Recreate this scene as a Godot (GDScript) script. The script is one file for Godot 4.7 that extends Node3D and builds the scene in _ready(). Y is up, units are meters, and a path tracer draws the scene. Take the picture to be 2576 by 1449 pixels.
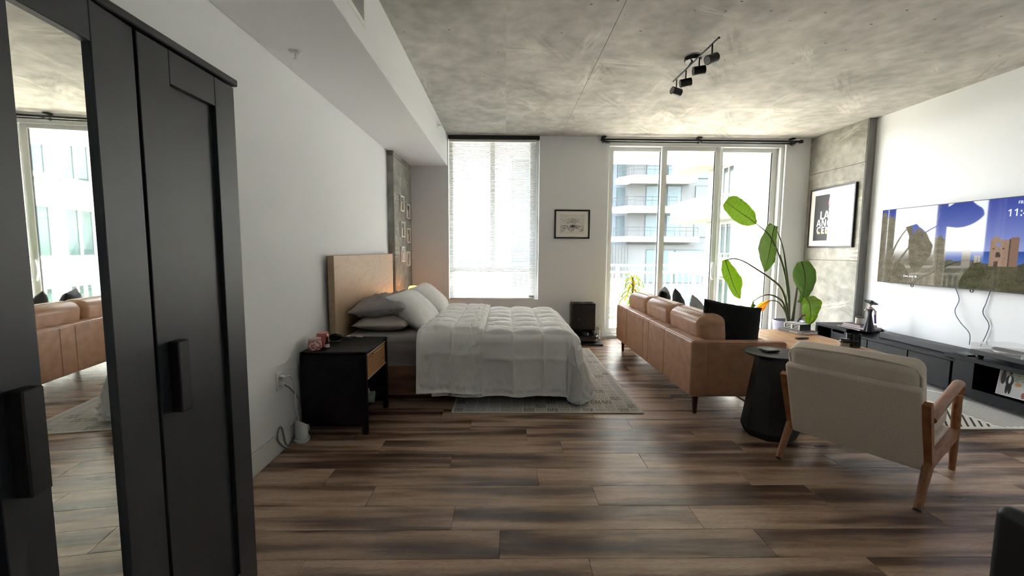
extends Node3D

# ---------------------------------------------------------------- mesh builder
class Mb:
	var v := PackedVector3Array()
	var n := PackedVector3Array()
	var t := PackedVector2Array()
	var c := PackedColorArray()
	var i := PackedInt32Array()
	var x := Transform3D()
	var gx := 0            # axis the grain (u) runs along
	var uo := Vector2.ZERO
	var us := Vector2.ONE
	var col := Color.WHITE

	func put(p: Vector3, nn: Vector3, uv: Vector2) -> int:
		v.append(x * p); n.append((x.basis * nn).normalized()); t.append(uv * us + uo); c.append(col)
		return v.size() - 1

	func uvof(p: Vector3, nn: Vector3) -> Vector2:
		var a := nn.abs()
		var k := 0
		if a.y > a.x and a.y >= a.z: k = 1
		elif a.z > a.x and a.z > a.y: k = 2
		var o := []
		for q in 3:
			if q != k: o.append(q)
		if o[1] == gx: return Vector2(p[o[1]], p[o[0]])
		return Vector2(p[o[0]], p[o[1]])

	func face(pts: Array, toward: Vector3, uvs = null) -> void:   # a flat convex face, turned to point along «toward»
		var nn: Vector3 = (pts[2] - pts[0]).cross(pts[1] - pts[0])
		if nn.length() < 1e-12 and pts.size() > 3: nn = (pts[3] - pts[0]).cross(pts[2] - pts[0])
		nn = nn.normalized()
		var q := pts.duplicate()
		var w = uvs.duplicate() if uvs else null
		if nn.dot(toward) < 0.0:
			nn = -nn; q.reverse()
			if w: w.reverse()
		var f := v.size()
		for k in q.size(): put(q[k], nn, w[k] if w else uvof(q[k], nn))
		for k in range(1, q.size() - 1): i.append_array([f, f + k, f + k + 1])

	func box(o: Vector3, s: Vector3, b := 0.0) -> Mb:
		var h := s * 0.5
		var ax := [Vector3.RIGHT, Vector3.UP, Vector3.BACK]
		b = minf(b, minf(h.x, minf(h.y, h.z)) * 0.9)
		for a in 3:
			var u := (a + 1) % 3
			var w := (a + 2) % 3
			for sg in [-1.0, 1.0]:
				var m: Vector3 = o + ax[a] * sg * h[a]
				var du: Vector3 = ax[u] * (h[u] - b)
				var dw: Vector3 = ax[w] * (h[w] - b)
				face([m - du - dw, m - du + dw, m + du + dw, m + du - dw], ax[a] * sg)
				if b > 0.0:
					for sh in [-1.0, 1.0]:
						var p1: Vector3 = m + ax[u] * sh * (h[u] - b)
						var p2: Vector3 = o + ax[a] * sg * (h[a] - b) + ax[u] * sh * h[u]
						face([p1 - dw, p1 + dw, p2 + dw, p2 - dw], ax[a] * sg + ax[u] * sh)
		if b > 0.0:
			for sx in [-1.0, 1.0]:
				for sy in [-1.0, 1.0]:
					for sz in [-1.0, 1.0]:
						var g := Vector3(sx, sy, sz)
						var k := h - Vector3(b, b, b)
						face([o + g * Vector3(h.x, k.y, k.z), o + g * Vector3(k.x, h.y, k.z), o + g * Vector3(k.x, k.y, h.z)], g)
		return self

	func span(a: Vector3, b: Vector3, bev := 0.0) -> Mb:
		return box((a + b) * 0.5, (b - a).abs(), bev)

	func rbox(o: Vector3, s: Vector3, r: float, seg := 4) -> Mb:    # rounded box, smooth
		var h := s * 0.5
		r = minf(r, minf(h.x, minf(h.y, h.z)))
		var ax := [Vector3.RIGHT, Vector3.UP, Vector3.BACK]
		var m := 2 * seg + 1
		for a in 3:
			var u := (a + 1) % 3
			var w := (a + 2) % 3
			for sg in [-1.0, 1.0]:
				var f := v.size()
				for ii in m + 1:
					for jj in m + 1:
						var uu := _ro(ii, seg)
						var ww := _ro(jj, seg)
						var d: Vector3 = (ax[a] * sg + ax[u] * uu.y + ax[w] * ww.y).normalized()
						var p: Vector3 = o + ax[a] * sg * (h[a] - r) + ax[u] * uu.x * (h[u] - r) + ax[w] * ww.x * (h[w] - r) + d * r
						put(p, d, uvof(p, ax[a] * sg))
				for ii in m:
					for jj in m:
						var q := f + ii * (m + 1) + jj
						if sg < 0: i.append_array([q, q + m + 1, q + m + 2, q, q + m + 2, q + 1])
						else: i.append_array([q, q + m + 2, q + m + 1, q, q + 1, q + m + 2])
		return self

	func _ro(k: int, seg: int) -> Vector2:
		if k <= seg: return Vector2(-1, -tan(PI / 4 * (1.0 - float(k) / seg)))
		return Vector2(1, tan(PI / 4 * (float(k - seg - 1) / seg)))

	func grid(nu: int, nv: int, f: Callable, uvf := Vector2.ONE, two := false, wrapv := false) -> Mb:   # smooth surface f(u, v), u and v in 0..1
		var P := PackedVector3Array()
		P.resize((nu + 1) * (nv + 1))
		for a in nu + 1:
			for b in nv + 1: P[a * (nv + 1) + b] = f.call(float(a) / nu, float(b) / nv)
		return gridp(nu, nv, P, uvf, wrapv)

	func gridp(nu: int, nv: int, P: PackedVector3Array, uvf := Vector2.ONE, wrapv := false) -> Mb:
		var s := nv + 1
		var f0 := v.size()
		for a in nu + 1:
			for b in s:
				var a0 := maxi(a - 1, 0); var a1 := mini(a + 1, nu)
				var b0 := maxi(b - 1, 0); var b1 := mini(b + 1, nv)
				if wrapv and b == 0: b0 = nv - 1
				if wrapv and b == nv: b1 = 1
				var nn := (P[a1 * s + b] - P[a0 * s + b]).cross(P[a * s + b1] - P[a * s + b0])
				if nn.length() < 1e-14:
					var aa := clampi(a, 1, nu - 1); var bb := clampi(b, 1, nv - 1)
					nn = (P[(aa + 1) * s + bb] - P[(aa - 1) * s + bb]).cross(P[aa * s + bb + 1] - P[aa * s + bb - 1])
				put(P[a * s + b], nn, Vector2(float(a) / nu, float(b) / nv) * uvf)
		for a in nu:
			for b in nv:
				var q := f0 + a * s + b
				i.append_array([q, q + s + 1, q + s, q, q + 1, q + s + 1])
		return self

	func lathe(prof: Array, seg := 28, o := Vector3.ZERO, smooth := false, facets := false) -> Mb:     # profile of Vector2(radius, y), from the bottom up on the outside
		var np := prof.size()
		if smooth:
			var P := PackedVector3Array()
			for k in np:
				for j in seg + 1:
					var an := TAU * (j % seg) / seg
					P.append(o + Vector3(prof[k].x * cos(an), prof[k].y, prof[k].x * sin(an)))
			return gridp(np - 1, seg, P, Vector2.ONE, true)
		if facets:
			for k in np - 1:
				for j in seg:
					var e0 := Vector3(cos(TAU * j / seg), 0, sin(TAU * j / seg))
					var e1 := Vector3(cos(TAU * (j + 1) / seg), 0, sin(TAU * (j + 1) / seg))
					var y0: Vector3 = o + Vector3.UP * prof[k].y
					var y1: Vector3 = o + Vector3.UP * prof[k + 1].y
					var d2: Vector2 = prof[k + 1] - prof[k]
					face([y0 + e0 * prof[k].x, y0 + e1 * prof[k].x, y1 + e1 * prof[k + 1].x, y1 + e0 * prof[k + 1].x] if prof[k].x > 0.0 else [y0, y1 + e1 * prof[k + 1].x, y1 + e0 * prof[k + 1].x], (e0 + e1) * d2.y - Vector3.UP * d2.x)
			return self
		for k in np - 1:
			var d: Vector2 = prof[k + 1] - prof[k]
			if d.length() < 1e-7: continue
			var f := v.size()
			for j in seg + 1:
				var an := TAU * j / seg
				var e := Vector3(cos(an), 0, sin(an))
				var nn := (e * d.y - Vector3.UP * d.x).normalized()
				put(o + e * prof[k].x + Vector3.UP * prof[k].y, nn, Vector2(float(j) / seg, prof[k].y))
				put(o + e * prof[k + 1].x + Vector3.UP * prof[k + 1].y, nn, Vector2(float(j) / seg, prof[k + 1].y))
			for j in seg:
				var q := f + j * 2
				i.append_array([q, q + 3, q + 1, q, q + 2, q + 3])
		return self

	func tube(pts: Array, r, seg := 8, caps := true, flat := 1.0) -> Mb:     # r: one radius or one per point
		var up := Vector3.UP
		var np := pts.size()
		var P := PackedVector3Array()
		var last := Vector3.ZERO
		for k in np:
			var d: Vector3 = (pts[mini(k + 1, np - 1)] - pts[maxi(k - 1, 0)]).normalized()
			var s: Vector3
			if last == Vector3.ZERO:
				s = d.cross(up)
				if s.length() < 0.1: s = d.cross(Vector3.RIGHT)
			else: s = last - d * last.dot(d)
			s = s.normalized(); last = s
			var w := s.cross(d)
			var rr: float = r[k] if r is Array else r
			for j in seg + 1:
				var an := TAU * (j % seg) / seg
				P.append(pts[k] + (s * cos(an) + w * sin(an) * flat) * rr)
		gridp(np - 1, seg, P, Vector2(1, 1), true)
		if caps:
			for e in [0, np - 1]:
				var ring := []
				for j in seg: ring.append(P[e * (seg + 1) + j])
				face(ring, pts[e] - pts[1 if e == 0 else np - 2])
		return self

	func prism(poly: Array, d: float, o := Vector3.ZERO) -> Mb:        # polygon of Vector2 in x, y; extruded along z by ±d/2
		var pk := PackedVector2Array(poly)
		var ix := Geometry2D.triangulate_polygon(pk)
		var mid := Vector2.ZERO
		for p in poly: mid += p / poly.size()
		for sg in [-0.5, 0.5]:
			for k in range(0, ix.size(), 3):
				var q := []
				for e in 3: q.append(o + Vector3(pk[ix[k + e]].x, pk[ix[k + e]].y, sg * d))
				face(q, Vector3(0, 0, sg))
		var ccw := not Geometry2D.is_polygon_clockwise(pk)
		for k in poly.size():
			var a: Vector2 = poly[k]
			var b: Vector2 = poly[(k + 1) % poly.size()]
			var e := b - a
			var out := Vector3(e.y, -e.x, 0) * (1.0 if ccw else -1.0)
			face([o + Vector3(a.x, a.y, -d / 2), o + Vector3(b.x, b.y, -d / 2), o + Vector3(b.x, b.y, d / 2), o + Vector3(a.x, a.y, d / 2)], out)
		return self

	func pillow(w: float, h: float, th: float, e := 4.0, pinch := 0.06, wr := 0.0, sd := 0, k := 0.5, res := 26) -> Mb:   # in the x, y plane, thickness along z
		var ns := FastNoiseLite.new()
		ns.seed = sd; ns.frequency = 1.0
		for sg in [-1.0, 1.0]:
			var f := func(a: float, b: float) -> Vector3:
				var u: float = sin((a * 2 - 1) * PI / 2)
				var q: float = sin((b * 2 - 1) * PI / 2) * sg
				var px: float = w / 2 * u * (1.0 - pinch * (1.0 - q * q))
				var py: float = h / 2 * q * (1.0 - pinch * (1.0 - u * u))
				var g: float = pow(maxf(0.0, (1.0 - pow(absf(u), e)) * (1.0 - pow(absf(q), e))), k)
				var z: float = sg * th / 2 * g
				if wr > 0.0:
					z += g * wr * (ns.get_noise_3d(px * 5, py * 5, sg * 3) + 0.25 * ns.get_noise_3d(px * 14 + py * 6, py * 14, sg * 5 + 9) + 1.3 * (0.5 - absf(ns.get_noise_3d(px * 4 + py * 3 + 40, py * 8, sg * 7))) - 0.3)
					px += wr * 0.5 * ns.get_noise_3d(py * 10, px * 4, 50); py += wr * 0.5 * ns.get_noise_3d(px * 10, py * 4, 80)
				return Vector3(px, py, z)
			grid(res, res, f, Vector2(w, h))
		return self

	func bend(f: Callable) -> Mb:      # moves every point, then takes the normals anew
		for k in v.size():
			var p := v[k]
			var e := 0.002
			var n0 := n[k]
			var a := n0.cross(Vector3.UP if absf(n0.y) < 0.8 else Vector3.RIGHT).normalized()
			var b := n0.cross(a)
			var q: Vector3 = f.call(p)
			n[k] = (f.call(p + a * e) - q).cross(f.call(p + b * e) - q).normalized()
			if n[k].dot(n0) < -0.5: n[k] = -n[k]
			v[k] = q
		return self

	func mesh() -> ArrayMesh:
		var A := []
		A.resize(Mesh.ARRAY_MAX)
		A[Mesh.ARRAY_VERTEX] = v; A[Mesh.ARRAY_NORMAL] = n; A[Mesh.ARRAY_TEX_UV] = t; A[Mesh.ARRAY_COLOR] = c; A[Mesh.ARRAY_INDEX] = i
		var m := ArrayMesh.new()
		m.add_surface_from_arrays(Mesh.PRIMITIVE_TRIANGLES, A)
		return m

# ---------------------------------------------------------------- naming helpers
var used := {}
func numbered(called: String) -> String:
	used[called] = used.get(called, 0) + 1
	return called if used[called] == 1 else "%s_%03d" % [called, used[called] - 1]

func thing(called: String, label: String, cat: String, at := Vector3.ZERO, turn := 0.0, group := "") -> Node3D:
	var o := Node3D.new()
	o.name = numbered(called); add_child(o, true)
	o.position = at; o.rotation.y = turn
	tag(o, label, cat, group)
	return o

func tag(o: Node3D, label: String, cat: String, group := "") -> Node3D:
	o.set_meta("label", label); o.set_meta("category", cat)
	if group: o.set_meta("group", group)
	return o

func part(parent: Node3D, called: String, m, mt: Material, at := Vector3.ZERO) -> MeshInstance3D:
	var o := MeshInstance3D.new()
	o.mesh = m.mesh() if m is Mb else m
	o.material_override = mt
	o.name = numbered(called) if parent == self else called
	parent.add_child(o, true)
	o.position = at
	return o

func solo(called: String, m, mt: Material, label: String, cat: String, at := Vector3.ZERO, group := "") -> MeshInstance3D:
	var o := part(self, called, m, mt, at)
	tag(o, label, cat, group)
	return o

func struct(called: String, m, mt: Material) -> MeshInstance3D:
	var o := part(self, called, m, mt)
	o.set_meta("kind", "structure")
	return o

func stuff(o: Node3D) -> Node3D:
	o.set_meta("kind", "stuff")
	return o

func dup(o: Node3D, at: Vector3, label: String, turn := 0.0) -> Node3D:
	var r: Node3D = o.duplicate()
	r.name = numbered(String(o.name)); add_child(r, true)
	r.position = at; r.rotation.y = turn
	r.set_meta("label", label)
	return r

# ---------------------------------------------------------------- materials
func mat(hex: String, rough := 0.6, metal := 0.0, spec := 0.5) -> StandardMaterial3D:
	var m := StandardMaterial3D.new()
	m.albedo_color = Color(hex); m.roughness = rough; m.metallic = metal; m.metallic_specular = spec
	m.cull_mode = BaseMaterial3D.CULL_DISABLED
	return m

func ntex(sd: int, freq: float, cols: Array, oct := 4, w := 512, h := 512, warp := 0.0, kind := FastNoiseLite.TYPE_SIMPLEX_SMOOTH, offs = null) -> NoiseTexture2D:
	var q := FastNoiseLite.new()
	q.seed = sd; q.frequency = freq; q.fractal_octaves = oct; q.noise_type = kind
	if warp > 0.0:
		q.domain_warp_enabled = true; q.domain_warp_amplitude = warp; q.domain_warp_frequency = freq * 0.8
	var g := Gradient.new()
	var o := PackedFloat32Array()
	var cc := PackedColorArray()
	for k in cols.size():
		o.append(offs[k] if offs else float(k) / (cols.size() - 1)); cc.append(Color(cols[k]))
	g.offsets = o; g.colors = cc
	var x := NoiseTexture2D.new()
	x.width = w; x.height = h; x.seamless = true; x.noise = q; x.color_ramp = g; x.generate_mipmaps = false
	return x

func tri(m: StandardMaterial3D, tex: Texture2D, sc: Vector3, world := false) -> StandardMaterial3D:
	m.albedo_texture = tex
	m.uv1_triplanar = true; m.uv1_world_triplanar = world; m.uv1_scale = sc
	return m

func bump(m: StandardMaterial3D, tex: Texture2D, cm: float) -> StandardMaterial3D:
	m.heightmap_enabled = true; m.heightmap_texture = tex; m.heightmap_scale = cm
	return m

func glass(alpha := 0.06, hex := "f4fbf8") -> StandardMaterial3D:
	var m := mat(hex, 0.0)
	m.albedo_color.a = alpha
	m.transparency = BaseMaterial3D.TRANSPARENCY_ALPHA
	return m

func image_mat(im: Image, rough := 0.5) -> StandardMaterial3D:
	var m := mat("ffffff", rough)
	m.albedo_texture = ImageTexture.create_from_image(im)
	m.texture_repeat = false
	return m

func spline(pts: Array, n: int) -> Array:       # Catmull-Rom through the points
	var out := []
	for k in pts.size() - 1:
		var a = pts[maxi(k - 1, 0)]; var b = pts[k]; var c = pts[k + 1]; var d = pts[mini(k + 2, pts.size() - 1)]
		for j in n:
			var s := float(j) / n
			out.append(b.cubic_interpolate(c, a, d, s))
	out.append(pts[-1])
	return out

func text(parent: Node3D, called: String, s: String, size: float, mt: Material, at: Vector3, turn: float, depth := 0.002, bold := false) -> MeshInstance3D:
	var tm := TextMesh.new()
	var f := SystemFont.new()
	f.font_names = PackedStringArray(["Droid Sans"])
	if bold: f.font_weight = 700
	tm.font = f; tm.text = s; tm.font_size = 64; tm.pixel_size = size / 64.0; tm.depth = depth
	var o := part(parent, called, tm, mt, at)
	o.rotation.y = turn
	return o

# ---------------------------------------------------------------- painted prints and surface textures
func soft_brush(w: int, h: int, turn: float, c: Color, sd: int) -> Image:
	var im := Image.create(w, h, false, Image.FORMAT_RGBA8)
	var q := FastNoiseLite.new()
	q.seed = sd; q.frequency = 0.09
	for y in h:
		for x in w:
			var p := Vector2(x - w * 0.5, y - h * 0.5).rotated(turn) / Vector2(w * 0.46, h * 0.13)
			var d := p.length_squared()
			if d < 1.0:
				im.set_pixel(x, y, Color(c.r, c.g, c.b, c.a * (1.0 - d) * clampf(0.45 + 1.7 * q.get_noise_2d(p.x * 12, p.y * 26), 0.0, 1.0)))
	return im

func concrete(w: int, h: int, sd: int, dark: Color, light: Color, strokes: int, angle: float) -> Image:
	var q := FastNoiseLite.new()
	q.seed = sd; q.frequency = 0.006; q.fractal_octaves = 5
	var a := q.get_image(w, h, false, false, false).get_data()
	q.seed = sd + 1; q.frequency = 0.03; q.fractal_octaves = 4
	var b := q.get_image(w, h, false, false, false).get_data()
	var out := PackedByteArray()
	out.resize(w * h * 3)
	for k in w * h:
		var s := clampf((a[k] * 0.55 + b[k] * 0.45 - 128.0) / 150.0 + 0.5, 0.0, 1.0)
		out[k * 3] = int(255.0 * lerpf(dark.r, light.r, s))
		out[k * 3 + 1] = int(255.0 * lerpf(dark.g, light.g, s))
		out[k * 3 + 2] = int(255.0 * lerpf(dark.b, light.b, s))
	var im := Image.create_from_data(w, h, false, Image.FORMAT_RGB8, out)
	im.convert(Image.FORMAT_RGBA8)
	var r := RandomNumberGenerator.new()
	r.seed = sd
	var br := []
	for k in 16:
		var lightens := k % 4 != 0
		var cc := light.lerp(Color(0.93, 0.91, 0.86), 0.4) if lightens else dark.lerp(Color.BLACK, 0.25)
		cc.a = 0.7 if lightens else 0.35
		var wd := 60 + 34 * (k % 5)
		br.append(soft_brush(wd, wd, [0.0, angle, 0.12, PI / 2 + 0.15][k % 4 if lightens else 1] + r.randf_range(-0.2, 0.2), cc, sd + k))
	for k in strokes:
		var e: Image = br[r.randi() % br.size()]
		im.blend_rect(e, Rect2i(0, 0, e.get_width(), e.get_height()), Vector2i(r.randi_range(-60, w), r.randi_range(-60, h)))
	for k in strokes * 2:      # air holes
		var z := r.randi_range(1, 2)
		im.fill_rect(Rect2i(r.randi_range(0, w - 4), r.randi_range(0, h - 4), z + r.randi_range(0, 1), z), dark.lerp(Color.BLACK, r.randf_range(0.2, 0.6)))
	return im

func disc(im: Image, cx: float, cy: float, rx: float, ry: float, c: Color) -> void:
	for y in range(maxi(0, int(cy - ry)), mini(im.get_height(), int(cy + ry) + 1)):
		var e := (y - cy) / ry
		if absf(e) >= 1.0: continue
		var s := rx * sqrt(1.0 - e * e)
		im.fill_rect(Rect2i(int(cx - s), y, maxi(1, int(2 * s)), 1), c)

func snapshot(kind: int) -> Image:      # a small printed photograph of people, told only by their outlines and clothes
	var r := RandomNumberGenerator.new()
	r.seed = kind * 7 + 3
	var im := Image.create(64, 88, false, Image.FORMAT_RGB8)
	var sky: Color = [Color("6b6f66"), Color("3a3c3a"), Color("6f7a55"), Color("75684f"), Color("a9c3d0"), Color("b9b7b0")][kind % 6]
	for y in 88: im.fill_rect(Rect2i(0, y, 64, 1), sky.lerp(Color("8a8377"), y / 110.0))
	for k in 60: disc(im, r.randf_range(0, 64), r.randf_range(0, 88), r.randf_range(2, 6), r.randf_range(2, 5), sky.lerp(Color(r.randf(), r.randf() * 0.9, r.randf() * 0.7), 0.28))
	var cl: Array = [["d8b23c", "2e3350"], ["e5ded6", "8a8580"], ["efe9e2", "37424a"], ["d9c9b4", "6b5038"], ["b04a3e", "e8e2da"], ["23252b", "f0efec"]][kind % 6]
	for k in 2:
		var cx := 24.0 + 17.0 * k
		disc(im, cx, 62, 11, 30, Color(cl[k])); disc(im, cx, 27 + 3 * k, 6, 8, Color("caa185")); disc(im, cx, 22 + 3 * k, 6.5, 5, Color("2f231c"))
	return im

func tv_picture() -> Image:
	var w := 640
	var h := 360
	var im := Image.create(w, h, false, Image.FORMAT_RGB8)
	for y in h:
		var c := Color("3d4a9c").lerp(Color("8f9bd0"), clampf(y / 200.0, 0, 1))
		if y > 205: c = Color("2f4f9c").lerp(Color("5473b0"), (y - 205) / 60.0)
		im.fill_rect(Rect2i(0, y, w, 1), c)
	var r := RandomNumberGenerator.new()
	r.seed = 11
	var q := FastNoiseLite.new()
	q.seed = 5; q.frequency = 0.012; q.fractal_octaves = 4
	for x in w:       # the rocky headland: high at the left, a low moor at the right
		var top := 250.0 + 22.0 * q.get_noise_2d(x, 0)
		if x < 330: top = minf(top, 20.0 + 150.0 * pow(x / 330.0, 1.3) + 60.0 * q.get_noise_2d(x * 1.4, 90))
		for y in range(int(maxf(top, 0)), h):
			var s := clampf(0.5 + 0.35 * q.get_noise_2d(x * 1.2, y * 2.6) + 0.45 * q.get_noise_2d(x * 7.0 + 300.0, y * 13.0), 0.0, 1.0)
			var c := Color("5d594b").lerp(Color("9a927e"), s) if x < 330 else Color("35342a").lerp(Color("6a664e"), s)
			im.set_pixel(x, y, c)
	# the ruined engine house with its round chimney, and two low walls
	var st := Color("9a7f6c")
	im.fill_rect(Rect2i(498, 160, 66, 104), st)
	for k in 34: im.fill_rect(Rect2i(498 + k, 160 - int(14.0 * sin(k / 34.0 * PI)), 1, 20), st)
	im.fill_rect(Rect2i(566, 152, 27, 112), Color("84695a")); im.fill_rect(Rect2i(561, 158, 5, 106), Color("54463f"))
	disc(im, 527, 178, 6, 9, Color("6f86c8")); disc(im, 527, 216, 8, 9, Color("40352f")); im.fill_rect(Rect2i(519, 216, 17, 12), Color("40352f"))
	im.fill_rect(Rect2i(515, 244, 14, 20), Color("463b34")); im.fill_rect(Rect2i(508, 192, 6, 5), Color("463b34")); im.fill_rect(Rect2i(541, 192, 6, 5), Color("463b34"))
	for k in 260: im.fill_rect(Rect2i(r.randi_range(498, 585), r.randi_range(164, 260), r.randi_range(2, 6), 1), Color("7d6657"))
	im.fill_rect(Rect2i(396, 196, 34, 70), Color("8d8478")); im.fill_rect(Rect2i(444, 222, 12, 30), Color("a09684")); im.fill_rect(Rect2i(458, 222, 9, 28), Color("a09684"))
	return im

func rug_hatch() -> Image:      # patchwork of short dark strokes on grey
	var w := 512
	var h := 744
	var im := Image.create(w, h, false, Image.FORMAT_RGB8)
	im.fill(Color("d2cec8"))
	var r := RandomNumberGenerator.new()
	r.seed = 4
	for by in range(0, h, 31):
		for bx in range(0, w, 32):
			var kind := r.randi() % 5
			var base := Color("ded9d2") if kind < 3 else Color("c4c1c1")
			im.fill_rect(Rect2i(bx, by, 32, 31), base)
			if kind < 3:
				for row in 2:
					for k in 10: im.fill_rect(Rect2i(bx + 1 + k * 3 + r.randi() % 2, by + 1 + row * 15, 1 + int(kind == 0), 12 + r.randi() % 3), Color("6b6868"))
			else:
				for k in 10: im.fill_rect(Rect2i(bx + r.randi() % 8, by + k * 3, 24, 1), Color("a19ea0"))
			im.fill_rect(Rect2i(bx, by, 32, 1), Color("e6e1d9")); im.fill_rect(Rect2i(bx, by, 1, 31), Color("e6e1d9"))
	for e in [Rect2i(0, 0, w, 7), Rect2i(0, h - 7, w, 7), Rect2i(0, 0, 7, h), Rect2i(w - 7, 0, 7, h)]: im.fill_rect(e, Color("ddd8ce"))
	return im

func rug_lines() -> Image:      # black parallel lines on white, meeting in broken chevrons
	var w := 640
	var h := 640
	var im := Image.create(w, h, false, Image.FORMAT_RGB8)
	im.fill(Color("dedbd2"))
	var ink := Color("26252a")
	for y in h:
		for x in w:
			var cx := x % 160
			var band := int(x / 160.0) % 2
			var s := y + (cx if band == 0 else 160 - cx) * 1.0
			var p := fposmod(s, 16.0)
			var edge := cx < 5 or cx > 154
			if p < 4.5 and not edge and not (absf(fposmod(s, 320.0) - 160.0) < 12.0): im.set_pixel(x, y, ink)
	for e in [Rect2i(0, 0, w, 10), Rect2i(0, h - 10, w, 10), Rect2i(0, 0, 10, h), Rect2i(w - 10, 0, 10, h)]: im.fill_rect(e, Color("dedbd2"))
	return im

func drawing() -> Image:      # ink drawing: a loose cloud of strokes over a crowd of dark dabs
	var im := Image.create(200, 160, false, Image.FORMAT_RGB8)
	im.fill(Color("dcdad4"))
	var r := RandomNumberGenerator.new()
	r.seed = 21
	for k in 260:
		var x := 100.0 + r.randfn(0, 42.0)
		var y := 32.0 + r.randf() * 44.0
		disc(im, x, y, r.randf_range(1, 4), r.randf_range(0.6, 1.8), Color(0.55, 0.54, 0.53).lerp(Color(0.2, 0.2, 0.2), r.randf() * exp(-absf(x - 105) / 30.0)))
	for k in 300:
		var x := r.randf_range(8, 192)
		var y := 88.0 + r.randf() * (44.0 + 14.0 * sin(x * 0.08))
		disc(im, x, y, r.randf_range(0.8, 2.6), r.randf_range(1, 3.2), Color(0.08, 0.08, 0.08).lerp(Color(0.5, 0.5, 0.5), r.randf() * 0.5))
	for k in 90: disc(im, 104 + r.randfn(0, 10.0), 84 + r.randf() * 22, 2.0, 2.5, Color(0.07, 0.07, 0.07))
	return im

func niche_photo() -> Image:     # the framed print on the media unit: a person in a dark suit walking on a pale path
	var im := Image.create(120, 150, false, Image.FORMAT_RGB8)
	var r := RandomNumberGenerator.new()
	r.seed = 9
	for y in 150: im.fill_rect(Rect2i(0, y, 120, 1), Color("8f9488").lerp(Color("c9cbcb"), clampf((y - 20) / 70.0, 0, 1)))
	for k in 120: disc(im, r.randf_range(55, 120), r.randf_range(5, 60), r.randf_range(2, 8), r.randf_range(2, 6), Color("7c8a6c").lerp(Color("a3a79a"), r.randf()))
	disc(im, 18, 50, 11, 38, Color("3a3a3d")); disc(im, 18, 12, 6, 8, Color("2c2724"))
	disc(im, 46, 60, 17, 34, Color("2d2e33")); disc(im, 46, 54, 6, 24, Color("e4e4e2")); disc(im, 46, 20, 7, 9, Color("7d6655")); disc(im, 46, 14, 7, 5, Color("1f1b19"))
	disc(im, 40, 106, 7, 34, Color("222328")); disc(im, 53, 106, 7, 34, Color("222328"))
	disc(im, 84, 74, 14, 10, Color("b58a55")); disc(im, 112, 130, 8, 18, Color("a5605a"))
	return im

# ---------------------------------------------------------------- the room
const BACK := -6.245
const LEFT := -1.435
const RIGHT := 4.5
const CEIL := 2.917

func _ready() -> void:
	# camera
	var cam := Camera3D.new()
	cam.name = "camera"
	cam.fov = 68.03; cam.near = 0.02; cam.far = 400.0
	cam.transform = Transform3D(Basis(Vector3(0.99985242, 0.00656125, 0.01587729), Vector3(-0.00511495, 0.99597574, -0.08947715), Vector3(-0.01640048, 0.08938273, 0.99586232)), Vector3(0, 1.30, 0))
	add_child(cam)
	cam.current = true
	# sky, sun, exposure
	var sm := ProceduralSkyMaterial.new()
	sm.sky_top_color = Color("dbe6f2"); sm.sky_horizon_color = Color("f7f8f8"); sm.sky_curve = 0.25
	sm.ground_horizon_color = Color("d9d9d2"); sm.ground_bottom_color = Color("9a9a90")
	sm.sky_energy_multiplier = 3.4; sm.ground_energy_multiplier = 1.2
	var sky := Sky.new()
	sky.sky_material = sm
	var env := Environment.new()
	env.background_mode = Environment.BG_SKY; env.sky = sky
	env.tonemap_mode = Environment.TONE_MAPPER_LINEAR; env.tonemap_exposure = 2.6
	env.sdfgi_enabled = true; env.ssao_enabled = true; env.ssil_enabled = true
	var we := WorldEnvironment.new()
	we.name = "world"; we.environment = env
	add_child(we)
	var sun := DirectionalLight3D.new()
	sun.name = "sun"
	sun.light_color = Color("fff3e0"); sun.light_energy = 20.0; sun.light_angular_distance = 0.6; sun.shadow_enabled = true
	sun.sky_mode = DirectionalLight3D.SKY_MODE_LIGHT_ONLY
	sun.look_at_from_position(Vector3(-0.4, 1.0, -0.62), Vector3.ZERO, Vector3.UP)
	add_child(sun)
	materials()
	room()
	openings()
	outside()
	furniture()
	small_things()

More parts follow.
